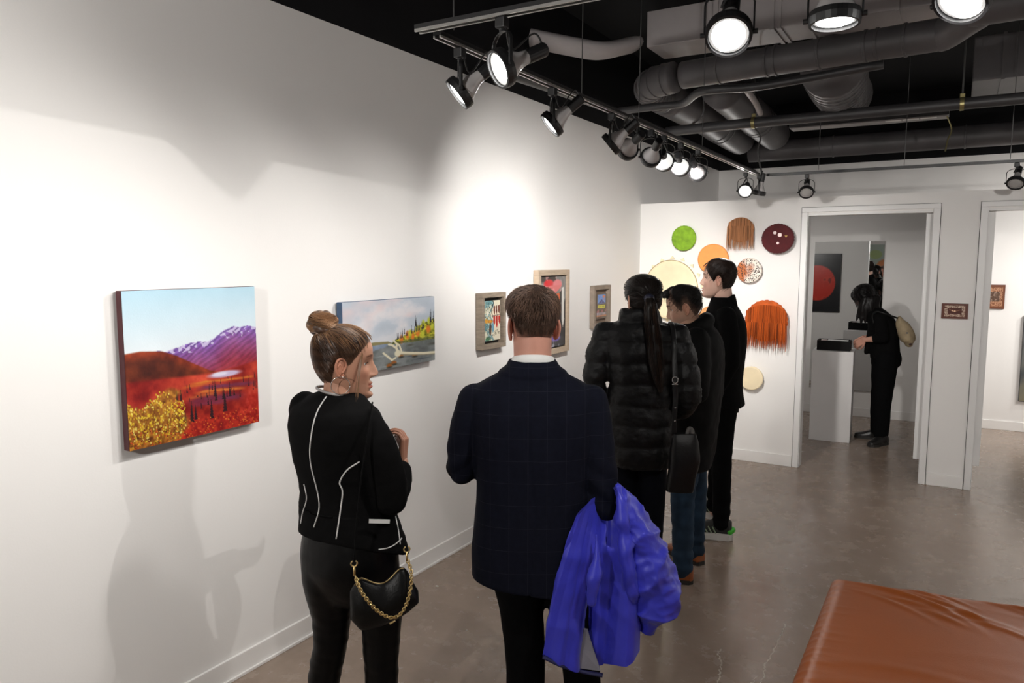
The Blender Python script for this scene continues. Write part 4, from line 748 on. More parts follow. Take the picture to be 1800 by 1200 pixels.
def head_geo(mb, tints, M, female=False, s=1.0, lip=(0.78,0.48,0.46), brow=(0.30,0.22,0.18), stubble=0.0, nose=1.0, edz=0.0, esc=1.0):
    nzr, npz = 104, 132
    zz = np.interp(np.linspace(0,1,nzr), np.linspace(0,1,5), [-0.120,-0.085,-0.02,0.04,0.1175]); ph = np.linspace(-np.pi, np.pi, npz, endpoint=False)
    ph = ph - 0.45*np.sin(ph)*0.5                               # more columns on the face
    Z, P = np.meshgrid(zz, ph, indexing='ij'); p = hsurf(Z, P, 0.94 if female else 1.0); x, y, z = p[...,0].copy(), p[...,1].copy(), p[...,2].copy()
    fr = np.clip(y/0.05, 0, 1)
    prof = np.interp(z, [-0.047,-0.043,-0.039,-0.034,-0.027,-0.015,0.0,0.015,0.028,0.036], [0,0.004,0.014,0.022,0.0235,0.0195,0.0125,0.0065,0.003,0])*nose
    nw = np.interp(z, [-0.045,-0.035,-0.025,-0.005,0.03], [0.016,0.0145,0.0115,0.0085,0.0085])
    dy = prof*np.exp(-np.abs(x/nw)**2.6)
    dy += 0.006*g(np.abs(x)-0.014,0.006)*g(z+0.036,0.007)*nose                          # nostril wings
    dy -= 0.0125*g(np.abs(x)-0.032,0.0145)*g(z-0.006,0.0125); dy += 0.0035*g(np.abs(x)-0.0315,0.012)*g(z-0.0105,0.0035)+0.0025*g(np.abs(x)-0.0315,0.012)*g(z+0.004,0.003)                            # eye sockets
    dy += (0.002 if female else 0.0045)*g(z-0.030,0.008)*g(np.abs(x)-0.026,0.026)       # brow
    dy += 0.004*g(np.abs(x)-0.047,0.016)*g(z+0.026,0.016)                               # cheekbones
    lw = np.clip(1-(np.abs(x)/0.027)**2,0,1)**0.6
    dy += lw*(0.0075*g(z+0.0615,0.0052)+0.0080*g(z+0.0735,0.0058)-0.0040*g(z+0.0672,0.0022)) - 0.003*g(z+0.050,0.004)*g(x,0.006)
    dy -= 0.004*g(z+0.0865,0.006)*g(x,0.022); dy += 0.007*g(z+0.102,0.011)*g(x,0.020)
    y = y + dy*fr; p = np.stack([x,y,z],-1).reshape(-1,3)
    t = np.ones((nzr,npz,3)); fm = (fr > 0.5)
    lm = np.clip(lw*2,0,1)*np.clip((g(z+0.0675,0.0125)-0.55)*4,0,1)*fm; t = t*(1-lm[...,None])+np.array(lip)*lm[...,None]
    bz = 0.0285+0.004*np.cos(np.abs(np.abs(x)-0.030)*60); bm_ = np.clip((g(z-bz,0.0042)-0.4)*3,0,1)*np.clip((np.abs(x)-0.012)/0.004,0,1)*np.clip((0.054-np.abs(x))/0.008,0,1)*fm
    t = t*(1-bm_[...,None])+np.array(brow)*bm_[...,None]
    ck = 0.10*g(np.abs(x)-0.045,0.02)*g(z+0.03,0.025)*fm; t[...,1] -= ck; t[...,2] -= ck
    if stubble:
        sb = stubble*np.clip((-0.03-z)/0.03,0,1)*np.clip((y+0.03)/0.05,0,1)*(1-lm); t *= (1-sb[...,None]*np.array((0.8,0.7,0.6)))
    idx = np.arange(nzr*npz).reshape(nzr,npz); nx_ = np.roll(idx,-1,1)
    f = np.stack([idx[:-1],nx_[:-1],nx_[1:],idx[1:]],-1).reshape(-1,4).tolist()+[idx[0][::-1].tolist(), idx[-1].tolist()]
    def tr(q): return (np.asarray(q)*s) @ np.array(M.to_3x3()).T + np.array(M.translation)
    mb.add(tr(p), f); tints.append(t.reshape(-1,3))
    for sg in (-1,1):                                            # ears
        e = MB(); c = V(sg*0.0765,-0.014,-0.006+edz)
        Rm = np.array(Matrix.Rotation(sg*0.45,3,'Z') @ Matrix.Rotation(-0.18,3,'X'))
        e.ell((0,0,0),(0.0035,0.0145,0.026),Rm,16,10)
        pts = [(0,0.010,-0.012),(0,0.016,0.006),(0,0.014,0.020),(0,0.002,0.030),(0,-0.013,0.025),(0,-0.018,0.008),(0,-0.014,-0.010),(0,-0.004,-0.024),(0,0.008,-0.029),(0,0.013,-0.020)]
        e.limb([(*(Rm@(np.array(q)+V(sg*0.002,0,0))),0.0042) for q in pts],4,8)
        e.limb([(*(Rm@V(sg*0.001,0.008,-0.002)),0.004),(*(Rm@V(sg*0.001,-0.004,0.012)),0.0035),(*(Rm@V(sg*0.001,-0.010,0.0)),0.003)],3,8)
        mb.add(tr(e.arr()*esc+c), e.f); tints.append(np.ones((e.n,3))*np.array((1.0,0.84,0.80)))
    eyes = MB(); iris = MB()
    for sg in (-1,1):
        eyes.ell(tr(V(sg*0.0315,0.0545,0.004)),(0.0118*s,)*3,None,16,10); iris.ell(tr(V(sg*0.0315,0.0622,0.004)),(0.0055*s,)*3,None,12,8)
    return tr, eyes, iris
def hair_line(tab):
    a = np.radians([t[0] for t in tab]); b = [t[1] for t in tab]
    return lambda ph: np.interp(np.abs((ph+np.pi) % (2*np.pi) - np.pi), a, b)
def hair_cap(line, thick, soft=0.02, rough=0.002, seed=0.0, vol=None):
    nzr, npz = 90, 150; zz = np.linspace(-0.10,0.1172,nzr); ph = np.linspace(-np.pi,np.pi,npz,endpoint=False)
    Z, P = np.meshgrid(zz, ph, indexing='ij'); ln = line(P); p = hsurf(Z, P)
    k = np.clip((Z-ln)/soft,0,1); k = k*k*(3-2*k); n = nrm_rows(p-np.array((0,-0.005,0.0)))
    th = 0.0015+thick*k
    if vol is not None: th = th+vol(p)*k
    ns = np.array([nz(q, 38.0, seed)*0.6+nz(q, 95.0, seed+3)*0.4 for q in p.reshape(-1,3)]).reshape(Z.shape)
    q = p + n*(th+rough*ns*k)[...,None]; idx = np.arange(nzr*npz).reshape(nzr,npz); nx_ = np.roll(idx,-1,1)
    keep = (Z >= ln-0.004); kf = keep[:-1]&keep[1:]&np.roll(keep,-1,1)[:-1]&np.roll(keep,-1,1)[1:]
    f = np.stack([idx[:-1],nx_[:-1],nx_[1:],idx[1:]],-1)[kf].tolist()+[idx[-1].tolist()]
    used = sorted(set(i for q_ in f for i in q_)); mp = {o: i for i, o in enumerate(used)}
    hair_cap.fade = np.clip((Z-ln)/0.05,0,1).reshape(-1)[used]
    return q.reshape(-1,3)[used], [tuple(mp[i] for i in q_) for q_ in f]
def nrm_rows(a): return a/np.maximum(np.linalg.norm(a,axis=-1,keepdims=True),1e-9)
def strand_mesh(Pl, r, outc):
    """Pl (N,K,3) polylines -> three sided hair strands."""
    N, K, _ = Pl.shape; T = nrm_rows(np.gradient(Pl, axis=1)); O = nrm_rows(Pl-outc); Sd = nrm_rows(np.cross(T, O)); rr = r*np.linspace(1,0.35,K)[None,:,None]
    v = np.stack([Pl+rr*(Sd*math.cos(a)+O*math.sin(a)) for a in (math.pi/2, math.pi*7/6, math.pi*11/6)], 2).reshape(-1,3)
    b = (np.arange(N)[:,None]*K+np.arange(K-1)[None])*3; F = []
    for j in range(3): F.append(np.stack([b+j, b+(j+1)%3, b+3+(j+1)%3, b+3+j], -1).reshape(-1,4))
    me = bpy.data.meshes.new('strands'); me.from_pydata(v.tolist(), [], np.vstack(F).tolist()); me.update(); return me
def cap_strands(line, thick, n, flow, K=7, step=0.007, lift=0.0015, jit=0.25, seed=0, zmin=None, tlift=0.0):
    r = np.random.RandomState(seed); P = []
    while len(P) < n:
        ph = r.uniform(-np.pi,np.pi); z = r.uniform(-0.09,0.115)
        if z > line(np.array(ph))+0.004 and r.rand() < hprof(np.array(z))[2]/0.074: P.append((z,ph))
    P = np.array(P); X = hsurf(P[:,0],P[:,1]); n_ = nrm_rows(X-np.array((0,-0.005,0))); cur = X+n_*(thick+lift); out = [cur]
    J = r.randn(n,3)*jit
    for k in range(K-1):
        d = flow(cur)+J; o = nrm_rows(cur-np.array((0,-0.005,0))); d = nrm_rows(d-o*np.sum(d*o,1,keepdims=True)); nx_ = cur+d*step
        ph = np.arctan2(nx_[:,0], nx_[:,1]+0.004); zc = np.clip(nx_[:,2],-0.112,0.1172); base = hsurf(zc,ph); o2 = nrm_rows(base-np.array((0,-0.005,0)))
        rad = np.linalg.norm(base-np.array((0,-0.005,0)),axis=1)+thick+lift+tlift*(k/(K-1))**2*np.abs(J[:,0])
        u = nrm_rows(nx_-np.array((0,-0.005,0))); cur = np.array((0,-0.005,0))+u*rad[:,None]; out.append(cur)
    return np.stack(out,1)
def hand_geo(wrist, d, n, side, curl=0.6, s=1.0, thumb=0.7):
    """palm + five fingers. d = direction of the hand, n = way the palm faces, side = +1 thumb on +(d x n)."""
    d, n = nrm(d), nrm(V(*n)-nrm(d)*(V(*n)@nrm(d))); w = np.cross(d, n)*side; W0 = V(*wrist); mb = MB()
    P = lambda a, b, c: W0+(d*a+w*b+n*c)*s
    for b0, b1 in ((-0.018,-0.029),(-0.006,-0.010),(0.006,0.010),(0.017,0.029)): mb.limb([(*P(-0.01,b0*0.8,0),0.015*s),(*P(0.04,(b0+b1)/2,0.001),0.0125*s),(*P(0.088,b1,0.0),0.0105*s)],4,10)
    for b, L, rad in ((-0.030,0.058,0.0078),(-0.010,0.072,0.0085),(0.010,0.078,0.0088),(0.029,0.070,0.0086)):
        p = P(0.086,b,0); a = 0.0; pts = [(*p,rad*1.08*s)]
        for seg, k in ((0.45,0.9),(0.31,1.1),(0.24,0.9)):
            a += curl*k; dd = d*math.cos(a)+n*math.sin(a)+w*(b*1.2); p = p+nrm(dd)*L*seg*s; pts.append((*p,rad*(1.0-0.12*len(pts))*s))
        mb.limb(pts,4,10)
    p = P(0.02,0.026,0.004); mb.limb([(*p,0.014*s),(*P(0.045,0.045,0.010+0.006*thumb),0.0115*s),(*P(0.072,0.050,0.018+0.016*thumb),0.0098*s),(*P(0.094,0.046,0.026+0.022*thumb),0.0082*s)],4,10)
    return voxel_mesh(mb, 0.0032*s, 2, 0.5)
def skin_mat(name, col): return mat(name, col, 0.5, var=0.06, vscale=18, attr='tint', spec=0.35, bump=0.05, bscale=300)
M_eye = mat('eye_white', (0.75,0.72,0.70), 0.25, var=0.02); M_iris = mat('eye_iris', (0.03,0.018,0.010), 0.15, var=0.05)
def make_person(label, P, rz, skin, body, headM, hs, hands=(), vox=0.011, hkw={}):
    t = empty('person', (P[0],P[1],0), math.radians(rz)); tag(t, label, 'person')
    mb = MB()
    for kind, a in body: getattr(mb, kind)(a)
    me = voxel_mesh(mb, vox, 3); out = MB(); mb_add_mesh(out, me); tints = [np.ones((out.n,3))]; bpy.data.meshes.remove(me)
    for h in hands: hm = hand_geo(*h); k = out.n; mb_add_mesh(out, hm); tints.append(np.ones((out.n-k,3))*np.array((1,0.92,0.90))); bpy.data.meshes.remove(hm)
    tr, eyes, iris = head_geo(out, tints, headM, s=hs, **hkw)
    me = out.mesh('body'); paint(me, np.vstack(tints), 'tint'); b = link('body', me, skin, t, smooth=True)
    la = MB(); hk = 1.0
    for sg in (-1,1): la.tube(tr(np.array([(sg*xx, 0.0735-9.0*(xx-0.026)**2-0.30*max(xx-0.034,0), 0.0098-14*(xx-0.031)**2) for xx in np.linspace(0.019,0.046,9)])), 0.0013, 6)
    e = eyes.build('eyes', M_eye, t, smooth=True); la.build('eyelashes', M_iris, e, smooth=True); iris.build('irises', M_iris, e, smooth=True)
    return t, tr
def garment(name, mb, m, parent, vox=0.009, sm=3, wr=None, fac=0.5):
    me = voxel_mesh(mb, vox, sm, fac)
    if wr: wrinkle(me, wr)
    return link(name, me, m, parent, smooth=True)
def hmat(loc, yaw, pitch=0.0, roll=0.0): return Matrix.Translation(loc) @ Matrix.Rotation(math.radians(yaw),4,'Z') @ Matrix.Rotation(math.radians(pitch),4,'X') @ Matrix.Rotation(math.radians(roll),4,'Y')
def tr_mesh(me, M, s=1.0):
    c = co_of(me)*s; set_co(me, c @ np.array(M.to_3x3()).T + np.array(M.translation)); return me
def put_cap(name, line, thick, m, t, M, s, fade=None, **k):
    v, f = hair_cap(line, thick, **k); me = bpy.data.meshes.new(name); me.from_pydata(v.tolist(), [], f); me.update(); fix_normals(me); tr_mesh(me, M, s)
    if fade is not None: kf = hair_cap.fade[:,None]**0.7; paint(me, np.array(fade[0])*kf+np.array(fade[1])*(1-kf), 'tint')
    return link(name, me, m, t, smooth=True)
def put_strands(P, r, m, par, M, s):
    me = strand_mesh(P, r, np.array((0,-0.005,0.0))); tr_mesh(me, M, s); o = link('hair_strands', me, m, par); o['kind'] = 'stuff'; return o
def shoe(name, heel, d, m, sole, t, L=0.28, h=0.085, w=0.048, ankle=None, boot=0.0, lift=0.0):
    """heel = ground point under the heel, d = direction towards the toe."""
    d = nrm(V(d[0],d[1],0)); s = np.cross(V(0,0,1), d); H = V(heel[0],heel[1],lift); mb = MB(); R = []
    for a, ww, hh in ((0.0,0.55,0.80),(0.06,0.80,0.95),(0.2,0.82,1.0),(0.38,0.78,0.92),(0.55,0.92,0.70),(0.72,1.0,0.52),(0.88,0.85,0.42),(0.97,0.55,0.32),(1.0,0.25,0.2)):
        th = np.linspace(0,2*np.pi,20,endpoint=False); c, q = np.cos(th), np.sin(th)
        R.append(H+d*a*L+np.outer(np.sign(c)*np.abs(c)**0.75*w*ww, s)+np.outer(0.018+(np.clip(np.sign(q)*np.abs(q)**0.8,-0.12,1)+0.12)/1.12*h*hh, V(0,0,1)))
    mb.rings(R)
    if boot: mb.limb([(*(H+d*0.07+V(0,0,0.05)),0.052),(*(H+d*0.065+V(0,0,boot)),0.05)])
    o = garment(name, mb, m, t, 0.006, 2)
    so = MB(); O = []
    for a in np.linspace(0,1,25):
        ww = np.interp(a,[0,0.08,0.3,0.45,0.72,0.92,1],[0.45,0.82,0.85,0.8,1.04,0.7,0.25])*w*1.04; O.append((a,ww))
    pts = [H+d*a*L*1.01+s*q for a, q in O]+[H+d*a*L*1.01-s*q for a, q in O[::-1]]
    so.rings([np.array(pts), np.array(pts)+V(0,0,0.012), np.array(pts)*1.0+V(0,0,0.024)]); so.build('sole', sole, o, smooth=False)
    return o
M_sole = mat('sole_black', (0.02,0.018,0.016), 0.7, var=0.1); M_blackshoe = mat('shoe_black_leather', (0.012,0.011,0.011), 0.3, var=0.1)
M_blackcloth = mat('black_cloth', (0.0032,0.0031,0.0033), 0.9, spec=0.08, var=0.15, vscale=30, bump=0.1, bscale=400)
M_trou = mat('black_trousers', (0.0028,0.0028,0.0032), 0.9, spec=0.08, var=0.15, vscale=20, bump=0.08, bscale=350)

# ---------------------------------------------------------------- woman with the bun
PW = (-1.645, 1.759); RZ = 43.08
def wv(u, w, z): return (u, w, z)
F45 = 45.0
body = [('torso', [(0.86,0.0,0,0.14,0.10,-45),(1.05,-0.02,0,0.12,0.09,-45),(1.20,-0.03,0,0.125,0.085,-45),(1.28,-0.03,0,0.085,0.060,-45),(1.34,-0.02,0,0.05,0.048,-45)]),
        ('limb', [(-0.025,-0.005,1.30,0.052),(-0.020,0.0,1.36,0.050),(-0.015,0.005,1.42,0.054)]),
        ('limb', [(-0.068,0.01,0.82,0.06),(-0.064,0.02,0.60,0.04),(-0.092,0.03,0.39,0.032),(-0.112,0.04,0.10,0.026)]), ('limb', [(0.058,-0.03,0.82,0.06),(0.094,-0.03,0.60,0.04),(0.092,-0.025,0.37,0.032),(0.095,0,0.10,0.026)]),
        ('limb', [(0.056,-0.085,1.235,0.0319),(0.086,-0.110,1.18,0.0319),(0.118,-0.122,1.1,0.0308),(0.125,-0.118,1.02,0.02915)]), ('limb', [(0.122,-0.122,1.035,0.0275),(0.15,-0.045,1.035,0.0253),(0.168,0.012,1.07,0.022),(0.176,0.045,1.088,0.0231)]), ('limb', [(-0.128,0.088,1.275,0.0308),(-0.132,0.125,1.15,0.0286),(-0.105,0.17,1.03,0.02585)]), ('limb', [(-0.105,0.17,1.03,0.0253),(-0.04,0.23,1.04,0.022),(0.01,0.28,1.05,0.0187)])]
HM = hmat((-0.004,0.005,1.430), -89, -3, 0)
t1, tr1 = make_person('woman with a high hair bun in black white-piped jacket and leather trousers', PW, RZ, skin_mat('skin_tan', (0.41,0.212,0.140)), body, HM, 0.97,
    [((0.176,0.045,1.088),(0.10,0.10,0.95),(-0.95,0.35,0.1),-1,0.62,0.86,0.9), ((0.01,0.28,1.05),(0.9,0.3,0.2),(0,0,1),1,0.5,0.86)], 0.010, dict(female=True, lip=(0.80,0.46,0.46), brow=(0.30,0.22,0.18), nose=1.18))
M_hair1 = mat('hair_bronde', (0.055,0.027,0.015), 0.42, var=0.45, vscale=14, stretch=(1,1,5), spec=0.5); M_hair1b = mat('hair_bronde_light', (0.20,0.108,0.055), 0.38, var=0.4, vscale=20, spec=0.5)
HL1 = hair_line([(0,0.080),(25,0.078),(42,0.068),(55,0.054),(66,0.036),(76,0.012),(84,0.004),(94,0.024),(104,0.0),(118,-0.040),(140,-0.060),(180,-0.064)])
hc1 = put_cap('hair', HL1, 0.010, M_hair1, t1, HM, 0.97, soft=0.03, rough=0.0025, seed=2.0)
bunl = np.array((0.0,-0.078,0.108)); fl = lambda p: bunl-p
put_strands(cap_strands(HL1,0.010,900,fl,9,0.009,0.0012,0.012,1), 0.0010, M_hair1, hc1, HM, 0.97)
put_strands(cap_strands(hair_line([(0,0.074),(25,0.070),(45,0.052),(58,0.030),(75,0.03),(90,0.04),(180,0.03)]),0.010,420,fl,9,0.009,0.0016,0.012,2), 0.0010, M_hair1b, hc1, HM, 0.97)
bun = MB(); bc = V(-0.068,0.0,1.560)
for k in range(4):
    a0 = k*1.6; P = [(*(bc+V(math.cos(a)*(0.026-0.004*k), math.sin(a)*(0.026-0.004*k), -0.018+0.012*k+0.006*math.sin(2*a+k))), 0.0165) for a in np.linspace(a0,a0+5.6,12)]; bun.limb(P,3,10)
bun.ell(bc+V(0,0,-0.004),(0.036,0.036,0.026)); ob = garment('hair_bun', bun, M_hair1, t1, 0.005, 2, lambda p: 0.002*nz(p,90))
S_ = []
rs = np.random.RandomState(3)
for k in range(420):
    el = rs.uniform(-0.9,1.2); a = rs.uniform(0,6.28); tilt = rs.uniform(0.5,1.1)*(1 if k % 2 else -1); pts = []
    for q in range(8):
        aa = a+q*0.22; ee = np.clip(el+q*0.06*tilt,-1.2,1.45); R_ = V(0.0475,0.044,0.0375); pts.append(bc+R_*V(math.cos(ee)*math.cos(aa),math.cos(ee)*math.sin(aa),math.sin(ee))*(1+0.06*math.sin(3*aa+5*ee)))
    S_.append(pts)
me = strand_mesh(np.array(S_), 0.0011, np.array(bc)); o = link('hair_strands', me, M_hair1b, ob); o['kind'] = 'stuff'
ti = MB().lathe([(0.021,-0.004),(0.025,0),(0.021,0.004)],(bc-V(-0.006,0,0.030)),(-0.45,0,0.9),20,cap=False).build('hair_tie', mat('tie_gold', (0.55,0.42,0.24), 0.5, var=0.1), ob)
S_ = []   # loose face-framing wisps on both sides and nape wisps
for k in range(34):
    sg = 1 if k % 2 else -1; a = rs.uniform(-0.007,0.007); b_ = rs.uniform(0,0.02); L = rs.uniform(0.12,0.17)
    P = [V(sg*(0.050+a),0.052+b_*0.3,0.056),V(sg*(0.068+a),0.046+b_*0.4,0.02),V(sg*(0.0745+a*2),0.038+b_*0.5,-0.03),V(sg*(0.071+a*3),0.034+b_*0.6,-0.03-L*0.45),V(sg*(0.064+a*4),0.036+b_*0.5,-0.03-L*0.75)]
    S_.append(crom(np.array(P),3))
put_strands(np.array(S_), 0.0008, M_hair1b, hc1, HM, 0.97)
ear_o = MB()
for sg in (1,-1):
    c = V(sg*0.082,-0.012,-0.060); th = np.linspace(0,2*np.pi,41); hoop = np.stack([c[0]+0.006*np.sin(th)+sg*0.004, c[1]+0.029*np.cos(th), c[2]+0.029*np.sin(th)],1); er = MB().tube(tr1(hoop), 0.0013, 6); er.build('hoop_earring', mat('silver', (0.75,0.73,0.70), 0.2, metal=1.0, var=0.03), t1, smooth=True)
# jacket
mb = MB()
mb.torso([(0.845,0.012,0.012,0.188,0.150,-45),(0.90,0.006,0.01,0.176,0.140,-45),(0.97,-0.008,0.005,0.158,0.124,-45),(1.045,-0.018,0,0.142,0.112,-45),(1.12,-0.026,0,0.150,0.118,-45),(1.20,-0.032,0,0.160,0.124,-45),(1.27,-0.036,0,0.160,0.108,-45),(1.310,-0.034,0,0.118,0.080,-45),(1.342,-0.026,0,0.072,0.064,-45)])
mb.limb([(0.056,-0.092,1.248,0.056),(0.088,-0.116,1.19,0.058),(0.118,-0.122,1.10,0.056),(0.125,-0.118,1.02,0.053)]); mb.limb([(0.122,-0.122,1.035,0.050),(0.150,-0.045,1.035,0.046),(0.168,0.012,1.070,0.038)])
mb.limb([(-0.128,0.088,1.275,0.056),(-0.132,0.125,1.15,0.052),(-0.105,0.170,1.03,0.047)]); mb.limb([(-0.105,0.170,1.03,0.046),(-0.04,0.23,1.04,0.040),(0.0,0.27,1.05,0.034)])
def shear_front(me):
    c = co_of(me); fco = (c[:,0]+c[:,1])*0.707; k = np.clip((1.02-c[:,2])/0.17,0,1)*(np.abs(c[:,0]) < 0.3)
    near = (c[:,1] > -0.2); c[:,2] -= k*near*np.clip(fco,-0.12,0.15)*0.36*(c[:,2] < 0.97); set_co(me, c)
me = voxel_mesh(mb, 0.008, 4); shear_front(me); wrinkle(me, lambda p: 0.0035*nz(p,9,1)+0.002*nz((p[0],p[1],p[2]*2.2),22,4)); jk1 = link('jacket', me, M_blackcloth, t1, smooth=True)
from mathutils.bvhtree import BVHTree
def drape(obj, P, off):
    """project a polyline onto the near side of a mesh (towards the viewer, -y)."""
    bm = bmesh.new(); bm.from_mesh(obj.data); T = BVHTree.FromBMesh(bm); bm.free(); out = []
    for p in P:
        h = T.ray_cast(Vector((p[0],-1.0,p[1])), Vector((0,1,0)))
        if h[0] is not None: out.append(np.array(h[0])+np.array(h[1])*off)
    return np.array(out)
M_pipe_w = mat('white_piping', (0.62,0.61,0.60), 0.5, var=0.04)
def piping(obj, pts, r=0.0023, par=None):
    Q = drape(obj, crom(np.array(pts, float), 8), 0.0008)
    if len(Q) > 2:
        for _ in range(2): Q[1:-1] = (Q[:-2]+Q[1:-1]*2+Q[2:])/4
        return MB().tube(Q, r, 8).build('piping', M_pipe_w, par or obj, smooth=True)
piping(jk1, [(-0.049,1.352),(-0.089,1.292),(-0.108,1.215),(-0.111,1.136),(-0.088,1.011),(-0.107,0.932)])
piping(jk1, [(0.034,1.150),(-0.003,1.126),(-0.026,1.087),(-0.018,1.057),(-0.026,0.996),(-0.040,0.912)])
piping(jk1, [(-0.135,1.06),(-0.128,1.015),(-0.142,0.965),(-0.150,0.925)], 0.002)
piping(jk1, [(0.143,0.945),(0.150,0.905),(0.154,0.865)], 0.002); piping(jk1, [(0.085,0.876),(0.125,0.872),(0.160,0.878)], 0.002)
# neckline trim
th = np.linspace(0,2*np.pi,49); nl = np.stack([-0.022+0.070*np.cos(th)*0.98, 0.0+0.066*np.sin(th), 1.340-0.24*(0.070*np.cos(th))],1); MB().tube(nl, 0.0042, 8).build('neckline_trim', mat('trim_grey', (0.30,0.28,0.27), 0.5, var=0.05), jk1, smooth=True)
pk = MB().box((0.088,-0.178,0.972),(0.062,0.006,0.011), np.array(Matrix.Rotation(0.10,3,'Y'))); pk.build('pocket_edge', M_pipe_w, jk1)
M_lpants = mat('black_leather_trousers', (0.0022,0.0022,0.0025), 0.38, var=0.1, vscale=20, bump=0.12, bscale=25, spec=0.16)
mb = MB(); mb.torso([(0.66,0.0,0,0.095,0.08,-45),(0.72,-0.004,0,0.135,0.112,-45),(0.79,-0.003,0,0.160,0.134,-45),(0.88,0,0,0.156,0.125,-45),(0.95,-0.005,0,0.135,0.105,-45)])
mb.limb([(-0.068,0.01,0.82,0.090),(-0.070,0.012,0.72,0.084),(-0.064,0.02,0.60,0.066),(-0.072,0.02,0.49,0.056),(-0.092,0.03,0.39,0.054),(-0.105,0.035,0.25,0.046),(-0.112,0.04,0.07,0.052)])
mb.limb([(0.058,-0.03,0.82,0.096),(0.072,-0.03,0.72,0.088),(0.094,-0.03,0.60,0.070),(0.091,-0.03,0.48,0.059),(0.092,-0.025,0.37,0.055),(0.094,-0.01,0.25,0.047),(0.095,0,0.07,0.053)])
garment('leather_trousers', mb, M_lpants, t1, 0.008, 9, lambda p: 0.003*nz((p[0]*0.6,p[1]*0.6,p[2]*1.6),26,2)*(1 if 0.3 < p[2] < 0.62 else 0.35))
shoe('ankle_boot', (-0.145,0.005), (0.7,0.7), M_blackshoe, M_sole, t1, 0.25, 0.08, 0.042); shoe('ankle_boot', (0.065,-0.03), (0.8,0.6), M_blackshoe, M_sole, t1, 0.25, 0.08, 0.042)
# cup held in the hand
cp = empty('plastic_cup', (0,0,0)); cp.parent = None
def world(P, rz, q):
    c, s = math.cos(math.radians(rz)), math.sin(math.radians(rz)); return (P[0]+q[0]*c-q[1]*s, P[1]+q[0]*s+q[1]*c, q[2])
bpy.data.objects.remove(cp)
M_glass = mat('clear_plastic', (0.95,0.96,0.97), 0.05, trans=0.95, var=0.005)
cw = world(PW, RZ, (0.150,0.066,1.088)); cpo = MB().lathe([(0.024,0),(0.026,0.001),(0.034,0.088),(0.0355,0.090),(0.0345,0.092),(0.0325,0.089),(0.0245,0.004),(0.002,0.003)],(0,0,0),(0,0,1),28,cap=False).build('plastic_cup', M_glass, None, smooth=True, loc=cw)
tag(cpo, 'small clear plastic cup in the hand of bun woman', 'cup')
# ---------------------------------------------------------------- her purse
pu = empty('chain_purse', world(PW, RZ, (0.095,-0.215,0.655)), math.radians(RZ+4)); tag(pu, 'black leather shoulder purse with gold chain', 'purse')
M_purse = mat('purse_leather', (0.0035,0.0034,0.0035), 0.4, spec=0.25, var=0.12, vscale=30, bump=0.12, bscale=120)
xs = np.linspace(-0.098,0.104,41); top = np.interp(xs, [-0.098,-0.085,-0.055,-0.014,0.02,0.045,0.06,0.085,0.104],[0.10,0.176,0.163,0.137,0.150,0.185,0.195,0.15,0.085]); bot = np.interp(xs,[-0.098,-0.09,-0.06,0.0,0.05,0.09,0.104],[0.06,0.008,0.0,0.010,0.028,0.052,0.07])
sm_ = lambda v: np.convolve(np.pad(v,4,mode='edge'), np.ones(9)/9, 'valid'); top = sm_(top); bot = sm_(bot)
R = []
for x, a, b in zip(xs, top, bot):
    e = 1-abs((x-0.003)/0.1025)**4; tk = 0.004+0.034*max(e,0)**0.5; th = np.linspace(0,2*np.pi,24,endpoint=False); c, s_ = np.cos(th), np.sin(th); m_ = (a+b)/2; hh = (a-b)/2
    R.append(np.stack([np.full(24,x), np.sign(c)*np.abs(c)**0.8*tk*(1-0.45*np.clip(s_,0,1)), m_+s_*hh],1))
mb = MB().rings(R); me = mb.mesh('p'); fix_normals(me); pb = link('purse_body', me, M_purse, pu, smooth=True)
zx = np.linspace(-0.085,0.06,22); MB().tube(np.stack([zx, np.full(22,-0.012), np.interp(zx, xs, top)+0.001],1), 0.0024, 8).build('zip', mat('zip_brass', (0.30,0.22,0.10), 0.35, metal=0.8, var=0.05), pb, smooth=True)
M_chain = mat('gold_chain', (0.70,0.52,0.24), 0.28, metal=1.0, var=0.06)
cps = crom(np.array([(-0.084,-0.022,0.180),(-0.066,-0.046,0.135),(-0.025,-0.058,0.082),(0.018,-0.060,0.056),(0.050,-0.056,0.072),(0.072,-0.045,0.120),(0.080,-0.028,0.170),(0.072,-0.01,0.205)]),10)
sg = np.r_[0,np.cumsum(np.linalg.norm(np.diff(cps,axis=0),axis=1))]; ch = MB(); nl_ = int(sg[-1]/0.0078)
for k in range(nl_):
    dd = sg[-1]*(k+0.5)/nl_; p = np.array([np.interp(dd,sg,cps[:,j]) for j in range(3)]); q = np.array([np.interp(min(dd+0.004,sg[-1]),sg,cps[:,j]) for j in range(3)]); T_ = nrm(q-p+1e-9); a = nrm(np.cross(T_, V(0,1,0.2))); b = np.cross(T_,a); ax = a if k % 2 else nrm(a*0.3+b)
    th = np.linspace(0,2*np.pi,11); ch.tube(p+np.outer(np.cos(th)*0.0066,T_)+np.outer(np.sin(th)*0.0048,ax), 0.0018, 5, cap=False)
co_ = ch.build('chain', M_chain, pu, smooth=True)
for (x,y,z) in ((-0.086,-0.022,0.200),(0.070,-0.012,0.222)):
    th = np.linspace(0.5,2*np.pi-0.5,15)-math.pi/2; MB().tube(np.stack([x+0.009*np.cos(th+math.pi),np.full(15,y),z+0.018+0.009*np.sin(th+math.pi)],1),0.0022,6).build('clasp_hook', M_chain, pu, smooth=True); MB().tube([(x,y,z-0.018),(x,y,z+0.010)],[0.004,0.003],8).build('clasp', M_chain, pu, smooth=True)
MB().tube([(0.010,-0.054,0.036),(0.026,-0.056,0.044)],0.003,8).build('charm', M_chain, pu)
